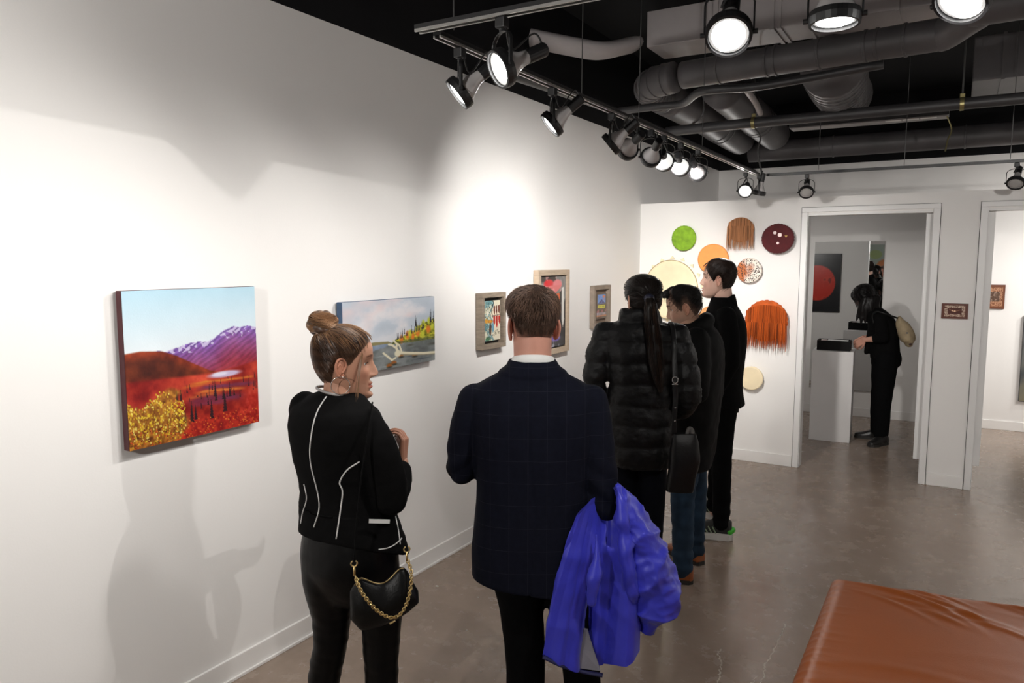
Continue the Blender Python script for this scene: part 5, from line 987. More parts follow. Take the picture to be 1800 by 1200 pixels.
MB().tube(crom(np.array([(-0.086,-0.018,0.225),(-0.075,0.00,0.33),(-0.055,0.012,0.48),(-0.03,0.045,0.60),(-0.01,0.115,0.665)]),8),0.0025,8,True,0.006,up=(1,0,0)).build('strap', M_blackcloth, pu, smooth=True)

# ---------------------------------------------------------------- man in the navy suit jacket
PS = (-1.212, 2.187); RS = 28.99
body = [('torso', [(0.80,0,0,0.16,0.10,0),(1.0,0,0,0.15,0.095,0),(1.25,0,0,0.17,0.10,0),(1.36,0,0,0.12,0.07,0),(1.40,0,0,0.06,0.06,0)]),
        ('limb', [(0.004,-0.010,1.34,0.066),(0.003,0.0,1.42,0.064),(0.002,0.012,1.50,0.066)]),
        ('limb', [(-0.07,0,0.82,0.08),(-0.022,0,0.45,0.05),(-0.02,0,0.08,0.04)]), ('limb', [(0.09,0,0.82,0.08),(0.165,0.02,0.45,0.05),(0.185,0.02,0.08,0.04)]),
        ('limb', [(-0.192,0,1.285,0.0319),(-0.215,0,1.2,0.033),(-0.232,0.012,1.1,0.0319),(-0.238,0.03,1.04,0.0297)]), ('limb', [(-0.238,0.03,1.045,0.02915),(-0.215,0.12,1.06,0.0264),(-0.185,0.215,1.085,0.0253)]), ('limb', [(0.198,0,1.283,0.033),(0.212,-0.004,1.18,0.03355),(0.228,-0.008,1.05,0.03355),(0.246,-0.004,0.93,0.0319)]), ('limb', [(0.246,-0.004,0.935,0.03135),(0.244,0.05,0.875,0.0297),(0.24,0.12,0.845,0.0264),(0.235,0.2,0.835,0.0242)])]
HS = hmat((0.002,0.020,1.545), 13, -2, 0)
t2, tr2 = make_person('broad man seen from behind in a dark navy suit jacket', PS, RS, skin_mat('skin_ruddy', (0.55,0.27,0.20)), body, HS, 0.99,
    [((-0.185,0.215,1.085),(0.4,0.9,0.15),(0.6,0,0.6),1,0.6,1.0), ((0.234,0.20,0.835),(-0.1,0.85,-0.35),(-0.6,0,0.6),-1,0.7,1.0)], 0.011, dict(brow=(0.40,0.30,0.22), edz=-0.014, esc=1.15))
M_hair2 = mat('hair_brown_short', (0.062,0.036,0.026), 0.5, var=0.4, vscale=30, stretch=(1,1,3)); M_hair2b = mat('hair_brown_light', (0.17,0.105,0.075), 0.42, var=0.4, vscale=30)
HL2 = hair_line([(0,0.080),(30,0.078),(48,0.060),(60,0.035),(72,0.0),(84,-0.030),(92,0.012),(104,0.002),(114,-0.040),(135,-0.062),(180,-0.066)])
vol2 = lambda p: 0.004*np.clip((p[...,2]-0.05)/0.06,0,1)
M_fade2 = mat('hair_faded_brown', (1,1,1), 0.55, var=0.3, vscale=60, attr='tint', spec=0.2)
hc2 = put_cap('hair', HL2, 0.007, M_fade2, t2, HS, 0.99, soft=0.07, rough=0.003, seed=5.0, vol=vol2, fade=((0.052,0.030,0.021),(0.34,0.17,0.125)))
HL2s = hair_line([(0,0.080),(30,0.078),(48,0.064),(60,0.045),(72,0.02),(84,0.02),(92,0.04),(104,0.036),(114,0.0),(135,-0.028),(180,-0.034)])
def fl2(p):   # growing from the crown, swept over to the left and forward
    cr = np.array((0.012,-0.062,0.098)); d = p-cr; r = np.linalg.norm(d,axis=1,keepdims=True); sw = np.cross(np.array((0,-0.4,1.0)), d); return d/r+0.55*sw/r*np.exp(-r/0.06)+np.array((0,0,-0.6))*(p[:,2:3] < 0.03)
put_strands(cap_strands(HL2s,0.006,1500,fl2,5,0.0045,0.001,0.22,4,tlift=0.004), 0.0009, M_hair2, hc2, HS, 0.99)
HL2t = hair_line([(0,0.085),(60,0.07),(90,0.055),(120,0.035),(180,0.02)])
put_strands(cap_strands(HL2t,0.008,900,fl2,8,0.006,0.003,0.25,5,tlift=0.010), 0.0009, M_hair2, hc2, HS, 0.99)
put_strands(cap_strands(HL2t,0.008,650,fl2,7,0.006,0.004,0.28,6,tlift=0.012), 0.0009, M_hair2b, hc2, HS, 0.99)
def suit_mat():
    m = mat('navy_windowpane_wool', (0.0046,0.0056,0.0125), 0.85, spec=0.12, var=0.12, vscale=60, bump=0.08, bscale=500)
    nt = m.node_tree; b = nt.nodes['Principled BSDF']; N = nt.nodes.new; Lk = nt.links.new; src = b.inputs['Base Color'].links[0].from_socket
    tc = N('ShaderNodeTexCoord'); sx = N('ShaderNodeSeparateXYZ'); Lk(tc.outputs['Object'], sx.inputs[0]); outs = []
    for ax, per, ph in ((0,0.062,0.012),(2,0.075,0.02)):
        a = N('ShaderNodeMath'); a.operation = 'ADD'; a.inputs[1].default_value = ph+10*per; Lk(sx.outputs[ax], a.inputs[0]); q = N('ShaderNodeMath'); q.operation = 'MODULO'; q.inputs[1].default_value = per; Lk(a.outputs[0], q.inputs[0])
        c = N('ShaderNodeMath'); c.operation = 'LESS_THAN'; c.inputs[1].default_value = 0.0016; Lk(q.outputs[0], c.inputs[0]); outs.append(c.outputs[0])
    mx = N('ShaderNodeMath'); mx.operation = 'MAXIMUM'; Lk(outs[0], mx.inputs[0]); Lk(outs[1], mx.inputs[1]); ml = N('ShaderNodeMath'); ml.operation = 'MULTIPLY'; ml.inputs[1].default_value = 0.22; Lk(mx.outputs[0], ml.inputs[0])
    mi = N('ShaderNodeMix'); mi.data_type = 'RGBA'; mi.inputs[7].default_value = (0.05,0.048,0.065,1); Lk(ml.outputs[0], mi.inputs[0]); Lk(src, mi.inputs[6]); Lk(mi.outputs[2], b.inputs['Base Color']); return m
M_suit = suit_mat()
mb = MB()
mb.torso([(0.655,0.0,0.005,0.205,0.140,0),(0.74,-0.002,0.005,0.203,0.136,0),(0.85,0,0.004,0.196,0.130,0),(0.95,0.002,0.003,0.189,0.124,0),(1.05,0.003,0.002,0.192,0.124,0),(1.15,0.003,0,0.202,0.126,0),(1.24,0.003,0,0.208,0.122,0),(1.305,0.003,0,0.212,0.106,0),(1.345,0.003,0,0.178,0.090,0),(1.378,0.004,0,0.118,0.080,0),(1.400,0.004,0.002,0.086,0.079,0),(1.418,0.004,0.003,0.079,0.075,0)], ex=2.6)
mb.limb([(-0.192,0.0,1.285,0.058),(-0.215,0.0,1.20,0.060),(-0.232,0.012,1.10,0.058),(-0.238,0.03,1.040,0.054)]); mb.limb([(-0.238,0.03,1.045,0.053),(-0.215,0.12,1.06,0.048),(-0.19,0.20,1.08,0.042)])
mb.limb([(0.198,0.0,1.283,0.060),(0.212,-0.004,1.18,0.061),(0.228,-0.008,1.05,0.061),(0.246,-0.004,0.93,0.058)]); mb.limb([(0.246,-0.004,0.935,0.057),(0.244,0.05,0.875,0.054),(0.240,0.12,0.845,0.048),(0.237,0.18,0.835,0.044)])
def suit_w(p):
    d = 0.003*nz((p[0],p[1],p[2]*0.6),8,3)+0.0018*nz((p[0]*1.5,p[1],p[2]*0.7),20,6)
    if p[1] < 0: d -= 0.0045*math.exp(-((p[0]-0.012*math.sin(p[2]*9))/0.006)**2)*(1 if p[2] < 1.35 else 0); d += 0.006*math.exp(-((abs(p[0])-0.09-0.12*(1.33-p[2]))/0.02)**2)*math.exp(-((p[2]-1.24)/0.10)**2)
    k_ = p[2]-1.368-0.10*abs(p[0]); d += 0.0055/(1+math.exp(-max(min(k_*900,30),-30)))*(1 if abs(p[0]) < 0.13 else 0)
    if p[0] > 0.17: d += 0.004*math.sin((p[2]+p[0]*0.8)*70)*math.exp(-((p[2]-0.98)/0.10)**2)
    if p[0] < -0.2: d += 0.004*math.sin((p[2]-p[0]*0.8)*75)*math.exp(-((p[2]-1.05)/0.08)**2)
    return d
jk2 = garment('suit_jacket', mb, M_suit, t2, 0.0065, 3, suit_w); c_ = co_of(jk2.data); c_[:,2] -= np.clip((0.86-c_[:,2])/0.2,0,1)*(c_[:,0]+0.02)*0.14; set_co(jk2.data, c_)
# lapel collar at the nape and the shirt collar
def band(bot, top, cx, cy, thick, back, dip, yaw=-90):
    """collar standing round the neck: bot/top = (half width, half depth, z), open at the front."""
    th = np.linspace(-math.pi*back, math.pi*back, 49); R = []
    for a in th:
        k = abs(a)/(math.pi*back); aa = a+math.radians(yaw); c, s = math.cos(aa), math.sin(aa)
        P = lambda e, o: (cx+c*(e[0]-o), cy+s*(e[1]-o), e[2]-dip*k**2)
        mid = tuple((bot[i]*0.45+top[i]*0.55) for i in range(2))+((bot[2]*0.35+top[2]*0.65),)
        R.append(np.array([P(bot,0),P(mid,0),P(top,0),P(top,thick),P(mid,thick),P(bot,thick)]))
    return MB().rings(R)
sc_ = band((0.079,0.077,1.395),(0.071,0.071,1.448),0.004,0.006,0.004,0.80,0.055).build('shirt_collar', mat('shirt_white', (0.78,0.78,0.76), 0.6, var=0.02, vscale=40), t2, smooth=True)
mb = MB(); mb.torso([(0.66,0.01,0,0.150,0.105,0),(0.78,0.005,0,0.168,0.115,0),(0.92,0,0,0.160,0.105,0)])
mb.limb([(-0.075,0,0.80,0.088),(-0.050,0,0.66,0.083),(-0.028,0,0.50,0.073),(-0.019,0,0.32,0.068),(-0.018,0,0.06,0.066)]); mb.limb([(0.085,0,0.80,0.088),(0.120,0.005,0.64,0.083),(0.155,0.012,0.48,0.073),(0.180,0.02,0.30,0.066),(0.186,0.02,0.06,0.064)])
garment('trousers', mb, M_trou, t2, 0.009, 3, lambda p: 0.004*nz((p[0],p[1],p[2]*0.8),14,7))
shoe('dress_shoe', (-0.02,-0.07), (-0.15,1), M_blackshoe, M_sole, t2, 0.29); shoe('dress_shoe', (0.19,-0.05), (0.25,1), M_blackshoe, M_sole, t2, 0.29)
# ---------------------------------------------------------------- the blue rain jacket over his arm
bj = empty('blue_rain_jacket', world(PS, RS, (0.25,0.0,0.36)), math.radians(RS)); tag(bj, 'bright blue rain jacket draped over the suited man\'s forearm', 'jacket'); OB = V(0.25,0,0.36)
M_blue = mat('blue_nylon', hexc('3a3dc6'), 0.40, var=0.08, vscale=8, bump=0.12, bscale=40, spec=0.45, sheen=0.1); M_lin = mat('jacket_lining', (0.22,0.21,0.24), 0.7, var=0.08); M_blued = mat('blue_facing', (0.012,0.013,0.075), 0.6, var=0.1)
ns, ntt = 140, 80; hs_ = np.linspace(0,1,ns); hem_u = np.interp(hs_,[0,0.17,0.38,0.60,0.72,0.85,1],[0.039,0.098,0.168,0.241,0.276,0.318,0.368]); hem_z = np.interp(hs_,[0,0.17,0.38,0.60,0.72,0.85,1],[0.462,0.432,0.392,0.386,0.418,0.428,0.448])
R = []
for k in range(ntt):
    t_ = k/(ntt-1); e = t_**0.85
    tu = np.interp(hs_,[0,1],[0.150,0.320]); tz = np.interp(hs_,[0,0.3,0.7,1],[0.930,0.965,0.965,0.965]); e2 = min(1.0,t_/0.30); tw = np.interp(hs_,[0,0.30,0.6,1],[-0.132,-0.075,-0.010,-0.010])*(1-e2)+np.interp(hs_,[0,0.5,1],[-0.135,-0.105,-0.085])*e2-0.02*t_
    u = tu*(1-e)+hem_u*e; z = tz*(1-t_)+hem_z*t_; u = u+0.02*np.sin(t_*3.1)*(hs_-0.6)
    tri = lambda x: 2*np.abs(2*(x-np.floor(x+0.5)))-1; fo = 0.028*np.cos(2*np.pi*(hs_*1.55-0.32))+0.015*tri(hs_*2.4+0.30+0.22*t_)+0.004*tri(hs_*5.3+0.7*t_); 
    deep = 0.075*np.exp(-((hs_-0.44-0.02*np.sin(t_*5))/0.055)**2)*np.clip((t_-0.30)/0.3,0,1)
    w = tw+0.01-(fo*(0.22+1.0*t_))+deep; fr = np.stack([u,w,z],1)
    bk = np.stack([u[::-1], w[::-1]*0.35+np.interp(hs_[::-1],[0,0.45,1],[-0.085,-0.03,0.05]), z[::-1]+0.004],1); R.append(np.vstack([fr,bk])-OB)
mb = MB().rings(R, cap=False); me = mb.mesh('b'); fix_normals(me)
wrinkle(me, lambda p: 0.013*(0.22-abs(nz((p[0]*1.0+p[2]*0.6,p[1],p[2]*0.8),8,2)))+0.003*(0.2-abs(nz((p[0]*1.2-p[2]*0.4,p[1],p[2]),17,5)))); link('body_panel', me, M_blue, bj, smooth=True)
R = [] # bulging sleeve and hood side
for z, a, b, th_ in ((1.004,0.268,0.292,0.028),(0.965,0.272,0.335,0.040),(0.937,0.278,0.363,0.052),(0.868,0.298,0.412,0.068),(0.80,0.318,0.451,0.080),(0.721,0.330,0.482,0.088),(0.651,0.340,0.499,0.088),(0.591,0.350,0.494,0.080),(0.554,0.358,0.474,0.066),(0.520,0.368,0.428,0.042),(0.492,0.378,0.394,0.018)): R.append((z,(a+b)/2,-0.050,(b-a)/2,th_,-8))
mb = MB().torso(R, 12, 150, 2.2); me = mb.mesh('s'); set_co(me, co_of(me)-OB); fix_normals(me)
def crump(p):
    q = (p[0]*1.0+p[2]*0.9, p[1], p[2]*1.2-p[0]*0.5); a = abs(nz(q,8,8)); b = abs(nz(q,19,3)); return 0.034*(0.26-a**0.8)+0.012*(0.22-b)
wrinkle(me, crump); link('sleeve_panel', me, M_blue, bj, smooth=True)
mb = MB().limb([(0.283,-0.062,1.000,0.012,0.02),(0.292,-0.085,0.94,0.022,0.026),(0.305,-0.100,0.86,0.024,0.030),(0.320,-0.108,0.76,0.024,0.030),(0.335,-0.100,0.66,0.020,0.026),(0.350,-0.085,0.60,0.010,0.012)],6,22); me = mb.mesh('r'); set_co(me, co_of(me)-OB); fix_normals(me); wrinkle(me, crump); link('sleeve_fold', me, M_blue, bj, smooth=True)
mb = MB().limb([(0.212,-0.120,0.86,0.006,0.010),(0.210,-0.150,0.78,0.018,0.018),(0.198,-0.165,0.71,0.024,0.020),(0.196,-0.160,0.655,0.012,0.012)],6,20); me = mb.mesh('r2'); set_co(me, co_of(me)-OB); fix_normals(me); wrinkle(me, lambda p: crump(p)*0.5); link('pocket_fold', me, M_blue, bj, smooth=True)
lin_ = MB().rings([np.array([(0.178,-0.085,0.52),(0.190,-0.088,0.52),(0.190,-0.075,0.52),(0.178,-0.072,0.52)])-OB, np.array([(0.168,-0.100,0.46),(0.212,-0.100,0.45),(0.212,-0.085,0.45),(0.168,-0.085,0.46)])-OB, np.array([(0.150,-0.115,0.402),(0.232,-0.12,0.395),(0.232,-0.10,0.395),(0.150,-0.095,0.402)])-OB]); lin_.build('lining', M_lin, bj)
MB().tube(crom(np.array([(0.04,-0.155,0.462),(0.10,-0.150,0.430),(0.165,-0.115,0.392),(0.238,-0.130,0.386)]),8)-OB, 0.006, 8, True, 0.010).build('hem_band', M_blued, bj, smooth=True)
# fold lying over the forearm
mb = MB().limb([(0.296,-0.035,0.955,0.012,0.024),(0.304,0.02,0.925,0.016,0.030),(0.300,0.09,0.905,0.016,0.030),(0.285,0.15,0.885,0.012,0.026)],5,18); me = mb.mesh('r3'); set_co(me, co_of(me)-OB); fix_normals(me); link('arm_fold', me, M_blue, bj, smooth=True)

# ---------------------------------------------------------------- woman with the ponytail
PP_ = (-1.270, 3.372); RP = 20.64
body = [('torso', [(0.95,0.0,0,0.10,0.07,0),(1.1,0,0,0.11,0.08,0),(1.35,0,0,0.14,0.085,0),(1.44,0,0,0.07,0.06,0)]), ('limb', [(0,0,1.42,0.05),(0,0.01,1.52,0.05)]),
        ('limb', [(-0.03,0,0.98,0.05),(-0.064,0,0.80,0.042),(-0.062,0,0.45,0.034),(-0.062,0,0.10,0.026)]), ('limb', [(0.03,0,0.98,0.05),(0.064,0,0.80,0.045),(0.062,0,0.45,0.036),(0.062,0,0.10,0.026)]),
        ('limb', [(-0.165,0,1.405,0.0363),(-0.196,-0.01,1.31,0.0363),(-0.218,-0.025,1.2,0.0319),(-0.222,-0.022,1.15,0.0286)]), ('limb', [(-0.222,-0.02,1.155,0.02805),(-0.195,0.03,1.1,0.0253),(-0.155,0.09,1.07,0.0231)]), ('limb', [(0.15,0,1.398,0.0385),(0.182,-0.01,1.3,0.0385),(0.21,-0.025,1.18,0.0363),(0.218,-0.022,1.105,0.0319)]), ('limb', [(0.218,-0.02,1.11,0.03135),(0.19,0.03,1.05,0.0275),(0.15,0.1,1.02,0.02475)])]
HP = hmat((0.000,0.015,1.566), 24, -4, 0)
t3, tr3 = make_person('woman with long dark ponytail in a black quilted coat', PP_, RP, skin_mat('skin_fair', (0.58,0.36,0.27)), body, HP, 0.97,
    [((-0.15,0.10,1.065),(0.85,0.4,-0.1),(0.3,-0.6,0),1,0.5,0.85), ((0.145,0.105,1.015),(-0.85,0.4,-0.1),(-0.3,-0.6,0),-1,0.5,0.85)], 0.012, dict(female=True))
M_hair3 = mat('hair_near_black', (0.010,0.0075,0.0065), 0.36, spec=0.15, var=0.35, vscale=20, stretch=(1,1,5)); M_hair3b = mat('hair_dark_brown', (0.045,0.024,0.015), 0.36, var=0.4, vscale=20, stretch=(1,1,5))
HL3 = hair_line([(0,0.070),(25,0.066),(45,0.045),(58,0.020),(70,-0.008),(82,-0.015),(95,-0.03),(110,-0.045),(140,-0.066),(180,-0.070)])
hc3 = put_cap('hair', HL3, 0.011, M_hair3, t3, HP, 0.97, soft=0.03, rough=0.002, seed=9.0)
put_strands(cap_strands(HL3,0.011,500,lambda p: np.array((0,-0.11,0.01))-p,8,0.009,0.001,0.012,8), 0.001, M_hair3, hc3, HP, 0.97)
tail = [(0.026,-0.090,1.590,0.016,0.016),(0.034,-0.118,1.555,0.026,0.020),(0.040,-0.125,1.48,0.032,0.020),(0.052,-0.135,1.40,0.034,0.020),(0.064,-0.150,1.30,0.033,0.018),(0.078,-0.155,1.22,0.024,0.013),(0.086,-0.155,1.16,0.008,0.006)]
mb = MB().limb(tail,6,22,up=(1,0,0)); me = mb.mesh('pt'); fix_normals(me); wrinkle(me, lambda p: 0.0045*nz((p[0],p[1],p[2]*0.08),90,3)); pt = link('ponytail', me, M_hair3, t3, smooth=True)
tl = crom(np.array(tail),6); S_ = []
for k in range(360):
    a = rs.uniform(0,6.28); q = rs.uniform(0.85,1.06); i0 = rs.randint(0,10); ii = np.linspace(i0,len(tl)-1-rs.randint(0,8),14); L_ = np.stack([np.interp(ii,np.arange(len(tl)),tl[:,j]) for j in range(5)],1); wob = rs.uniform(-0.3,0.3)
    S_.append(np.stack([L_[:,0]+math.cos(a)*L_[:,3]*q+0.004*np.sin(ii*0.3+a)*wob, L_[:,1]+math.sin(a)*L_[:,4]*q-0.0005, L_[:,2]],1))
me = strand_mesh(np.array(S_[:220]), 0.0011, np.array((0.05,0.05,1.4))); o = link('hair_strands', me, M_hair3, pt); o['kind'] = 'stuff'; me = strand_mesh(np.array(S_[220:]), 0.0011, np.array((0.05,0.05,1.4))); o = link('hair_strands', me, M_hair3b, pt); o['kind'] = 'stuff'
MB().lathe([(0.018,-0.014),(0.024,-0.008),(0.024,0.008),(0.019,0.014)],(0.028,-0.098,1.580),(0.1,-0.75,-0.65),18).build('hair_tie', mat('tie_navy', (0.012,0.013,0.03), 0.5, var=0.1), pt, smooth=True)
M_puff = mat('black_puffer_nylon', (0.0040,0.0040,0.0044), 0.5, var=0.15, vscale=25, bump=0.3, bscale=55, spec=0.22)
mb = MB()
mb.torso([(0.775,0.010,0,0.138,0.118,0),(0.88,0.006,0,0.150,0.122,0),(0.98,0.002,0,0.158,0.120,0),(1.10,-0.002,0,0.150,0.115,0),(1.19,-0.004,0,0.150,0.116,0),(1.29,-0.005,0,0.168,0.120,0),(1.38,-0.006,0,0.180,0.112,0),(1.44,-0.008,0,0.158,0.098,0),(1.470,-0.012,0.0,0.108,0.088,0),(1.505,-0.016,0.0,0.092,0.086,0),(1.525,-0.014,0.0,0.082,0.078,0)])
mb.limb([(-0.165,0,1.405,0.066),(-0.196,-0.01,1.31,0.066),(-0.218,-0.025,1.20,0.058),(-0.222,-0.022,1.150,0.052)]); mb.limb([(-0.222,-0.02,1.155,0.051),(-0.195,0.03,1.10,0.046),(-0.155,0.09,1.07,0.042)])
mb.limb([(0.150,0,1.398,0.070),(0.182,-0.01,1.30,0.070),(0.210,-0.025,1.18,0.066),(0.218,-0.022,1.105,0.058)]); mb.limb([(0.218,-0.02,1.11,0.057),(0.19,0.03,1.05,0.050),(0.15,0.10,1.02,0.045)])
def puff(p):
    h = p[2]+0.012*nz(p,7,2); q = abs(math.sin(h*math.pi/0.098)); d = 0.010*(q**0.55)-0.006; return d+0.0045*nz(p,26,4)+0.003*nz((p[0],p[1],p[2]*2),50,1)
garment('quilted_coat', mb, M_puff, t3, 0.008, 3, puff)
mb = MB(); mb.limb([(-0.064,0,0.86,0.062),(-0.066,0,0.74,0.056),(-0.062,0,0.47,0.050),(-0.062,0,0.07,0.042)]); mb.limb([(0.064,0,0.86,0.068),(0.065,0,0.74,0.066),(0.062,0,0.47,0.056),(0.062,0,0.07,0.043)]); mb.torso([(0.78,0,0,0.11,0.09,0),(0.95,0,0,0.12,0.09,0)])
garment('dark_jeans', mb, mat('dark_denim', (0.003,0.0034,0.006), 0.85, spec=0.08, var=0.2, vscale=40), t3, 0.009, 3, lambda p: 0.003*nz(p,18,4))
shoe('boot', (-0.062,-0.06), (-0.2,1), M_blackshoe, M_sole, t3, 0.25, 0.08, 0.042, boot=0.14); shoe('boot', (0.062,-0.06), (0.2,1), M_blackshoe, M_sole, t3, 0.25, 0.08, 0.042, boot=0.14)
# her tote bag
tb = empty('tote_bag', world(PP_, RP, (0.195,-0.155,0.70)), math.radians(RP)); tag(tb, 'black leather tote hanging at the ponytail woman\'s side', 'bag'); OT = V(0.195,-0.155,0.70)
M_tote = mat('tote_leather', (0.006,0.0058,0.006), 0.42, spec=0.25, var=0.12, vscale=20, bump=0.12, bscale=80)
mb = MB().torso([(0.0,-0.014,0,0.056,0.030,8),(0.004,-0.014,0,0.060,0.036,8),(0.05,-0.008,0,0.062,0.042,6),(0.15,0.004,0,0.066,0.044,4),(0.22,0.006,0,0.062,0.034,3),(0.268,0.003,0,0.052,0.016,2),(0.270,0.003,0,0.048,0.010,2)],4,40,4.0); me = mb.mesh('tote'); fix_normals(me); wrinkle(me, lambda p: 0.006*nz(p,14,3)); tbo = link('tote_body', me, M_tote, tb, smooth=True)
sp = np.array([(-0.045,-0.008,0.262),(-0.044,-0.006,0.36),(-0.041,0.0,0.43),(-0.046,-0.005,0.52),(-0.050,0.015,0.62),(-0.052,0.035,0.69),(-0.058,0.085,0.752),(-0.065,0.16,0.765),(-0.06,0.24,0.72),(-0.05,0.29,0.60)])
MB().tube(crom(sp,6),0.0022,8,True,0.0115,up=(0,1,0)).build('strap', M_tote, tb, smooth=True)
MB().limb([(0.040,0,0.255,0.010),(0.034,0.002,0.285,0.012),(0.022,0.0,0.292,0.010),(0.012,0.0,0.262,0.008)],5,12).build('scarf_end', mat('scarf_grey', (0.09,0.085,0.08), 0.8, var=0.3, vscale=60), tb, smooth=True)
bk_ = MB(); th = np.linspace(0,2*np.pi,21); bk_.tube(np.stack([-0.045+0.012*np.sign(np.cos(th))*np.abs(np.cos(th))**0.6, np.full(21,-0.014), 0.518+0.014*np.sin(th)],1),0.0022,6); bk_.box((-0.045,-0.010,0.498),(0.026,0.006,0.005)); bk_.build('buckle', mat('buckle_steel', (0.5,0.5,0.5), 0.25, metal=1, var=0.03), tb, smooth=True)
for z in (0.33,0.39): MB().ell((-0.042,-0.013,z),(0.004,0.003,0.004),None,10,6).build('stud', mat('buckle_steel',(0,0,0)), tb)
MB().ell((-0.012,-0.042,0.16),(0.004,0.003,0.004),None,10,6).build('stud', M_gold, tb)

# ---------------------------------------------------------------- man bending forward
PB_ = (-1.233, 3.974); RB = 17.23
body = [('torso', [(0.75,0.02,0,0.15,0.10,80),(1.1,0.03,0,0.16,0.10,80),(1.34,0.03,0,0.15,0.09,80),(1.43,0.01,0,0.07,0.06,80)]), ('limb', [(0.015,0,1.38,0.058),(-0.005,0,1.46,0.056)]),
        ('limb', [(0,-0.08,0.80,0.08),(-0.01,-0.08,0.48,0.05),(0,-0.08,0.06,0.04)]), ('limb', [(0.03,0.10,0.80,0.08),(0.06,0.15,0.46,0.05),(0.07,0.20,0.06,0.04)]),
        ('limb', [(0.04,-0.165,1.345,0.0374),(0.05,-0.2,1.2,0.0363),(0.05,-0.215,1.08,0.033)]), ('limb', [(0.05,-0.215,1.09,0.0319),(-0.05,-0.17,1.03,0.0286),(-0.155,-0.11,1.02,0.0253)]), ('limb', [(0.02,0.165,1.345,0.0374),(0.02,0.2,1.2,0.0363),(0.02,0.215,1.08,0.033)]), ('limb', [(0.02,0.215,1.09,0.0319),(-0.08,0.17,1.03,0.0286),(-0.175,0.11,1.02,0.0253)])]
HBm = hmat((-0.026,0.0,1.500), 88, -14, 0)
t4, tr4 = make_person('dark-haired man looking down, in black hooded coat and blue jeans', PB_, RB, skin_mat('skin_olive', (0.52,0.31,0.22)), body, HBm, 0.98,
    [((-0.155,-0.11,1.02),(-0.9,0.3,0.1),(0.2,0.9,0.3),1,0.6,1.0), ((-0.175,0.11,1.02),(-0.9,-0.3,0.1),(0.2,-0.9,0.3),-1,0.6,1.0)], 0.012, dict(stubble=0.35, brow=(0.10,0.08,0.07)))
M_hair4 = mat('hair_black_short', (0.009,0.0075,0.007), 0.45, spec=0.15, var=0.35, vscale=30)
HL4 = hair_line([(0,0.070),(30,0.070),(50,0.058),(62,0.030),(72,0.0),(82,-0.012),(92,0.022),(104,0.012),(114,-0.025),(135,-0.048),(180,-0.055)])
vol4 = lambda p: 0.016*np.clip((p[...,2]-0.055)/0.05,0,1)*np.clip((p[...,1]+0.06)/0.10,0.2,1.3)
M_fade4 = mat('hair_faded_black', (1,1,1), 0.55, var=0.3, vscale=60, attr='tint', spec=0.15)
hc4 = put_cap('hair', HL4, 0.006, M_fade4, t4, HBm, 0.98, soft=0.06, rough=0.003, seed=12.0, vol=vol4, fade=((0.009,0.0075,0.007),(0.22,0.13,0.095)))
qf = MB().limb([(-0.045,0.070,0.090,0.016),(-0.015,0.092,0.094,0.018),(0.02,0.092,0.094,0.018),(0.045,0.070,0.090,0.016)],5,14); qf.limb([(0,0.04,0.105,0.028),(0,0.085,0.098,0.020)],4,14); me = voxel_mesh(qf,0.005,2); wrinkle(me, lambda p: 0.003*nz(p,70,3)); tr_mesh(me,HBm,0.98); link('quiff', me, M_hair4, hc4, smooth=True)
put_strands(cap_strands(HL4,0.010,500,lambda p: np.array((0,0.5,-0.4))+0*p,6,0.006,0.001,0.2,14), 0.0009, M_hair4, hc4, HBm, 0.98)
mb = MB()
mb.torso([(0.635,0.020,0.01,0.195,0.125,80),(0.78,0.028,0.01,0.200,0.135,80),(0.95,0.036,0,0.200,0.142,80),(1.12,0.044,0,0.205,0.146,80),(1.24,0.046,0,0.205,0.144,80),(1.33,0.044,0,0.195,0.134,80),(1.39,0.036,0,0.150,0.105,80),(1.42,0.030,0,0.100,0.078,80)])
mb.limb([(0.04,-0.165,1.345,0.068),(0.05,-0.20,1.20,0.066),(0.05,-0.215,1.08,0.06)]); mb.limb([(0.05,-0.215,1.09,0.058),(-0.05,-0.17,1.03,0.052),(-0.13,-0.125,1.02,0.044)])
mb.limb([(0.02,0.165,1.345,0.068),(0.02,0.20,1.20,0.066),(0.02,0.215,1.08,0.06)]); mb.limb([(0.02,0.215,1.09,0.058),(-0.08,0.17,1.03,0.052),(-0.15,0.125,1.02,0.044)])
mb.limb([(-0.010,-0.085,1.385,0.028),(0.050,-0.085,1.410,0.036),(0.092,0.0,1.435,0.044),(0.050,0.085,1.410,0.036),(-0.010,0.085,1.385,0.028)],5,16)  # hood lying on the neck
garment('hooded_coat', mb, mat('black_parka', (0.003,0.003,0.0033), 0.7, var=0.15, vscale=20, bump=0.1, bscale=200, spec=0.12), t4, 0.010, 3, lambda p: 0.005*nz(p,10,3)+0.003*nz(p,24,6))
mb = MB(); mb.limb([(0.005,-0.075,0.82,0.098),(0.0,-0.08,0.66,0.082),(-0.010,-0.08,0.48,0.066),(-0.004,-0.08,0.30,0.060),(-0.002,-0.08,0.075,0.056)]); mb.limb([(0.025,0.095,0.82,0.095),(0.04,0.12,0.64,0.078),(0.062,0.15,0.46,0.062),(0.066,0.175,0.28,0.056),(0.070,0.20,0.075,0.053)]); mb.torso([(0.74,0.015,0.01,0.15,0.11,80),(0.90,0.02,0,0.15,0.11,80)])
garment('blue_jeans', mb, mat('blue_denim', (0.016,0.034,0.060), 0.8, spec=0.2, var=0.35, vscale=12, bump=0.1, bscale=300), t4, 0.008, 3, lambda p: 0.005*nz((p[0],p[1],p[2]*1.7),16,5)+(0.004*math.sin(p[2]*90) if p[2] < 0.2 else 0))
M_tanshoe = mat('shoe_tan_leather', hexc('8a4a24'), 0.4, var=0.15)
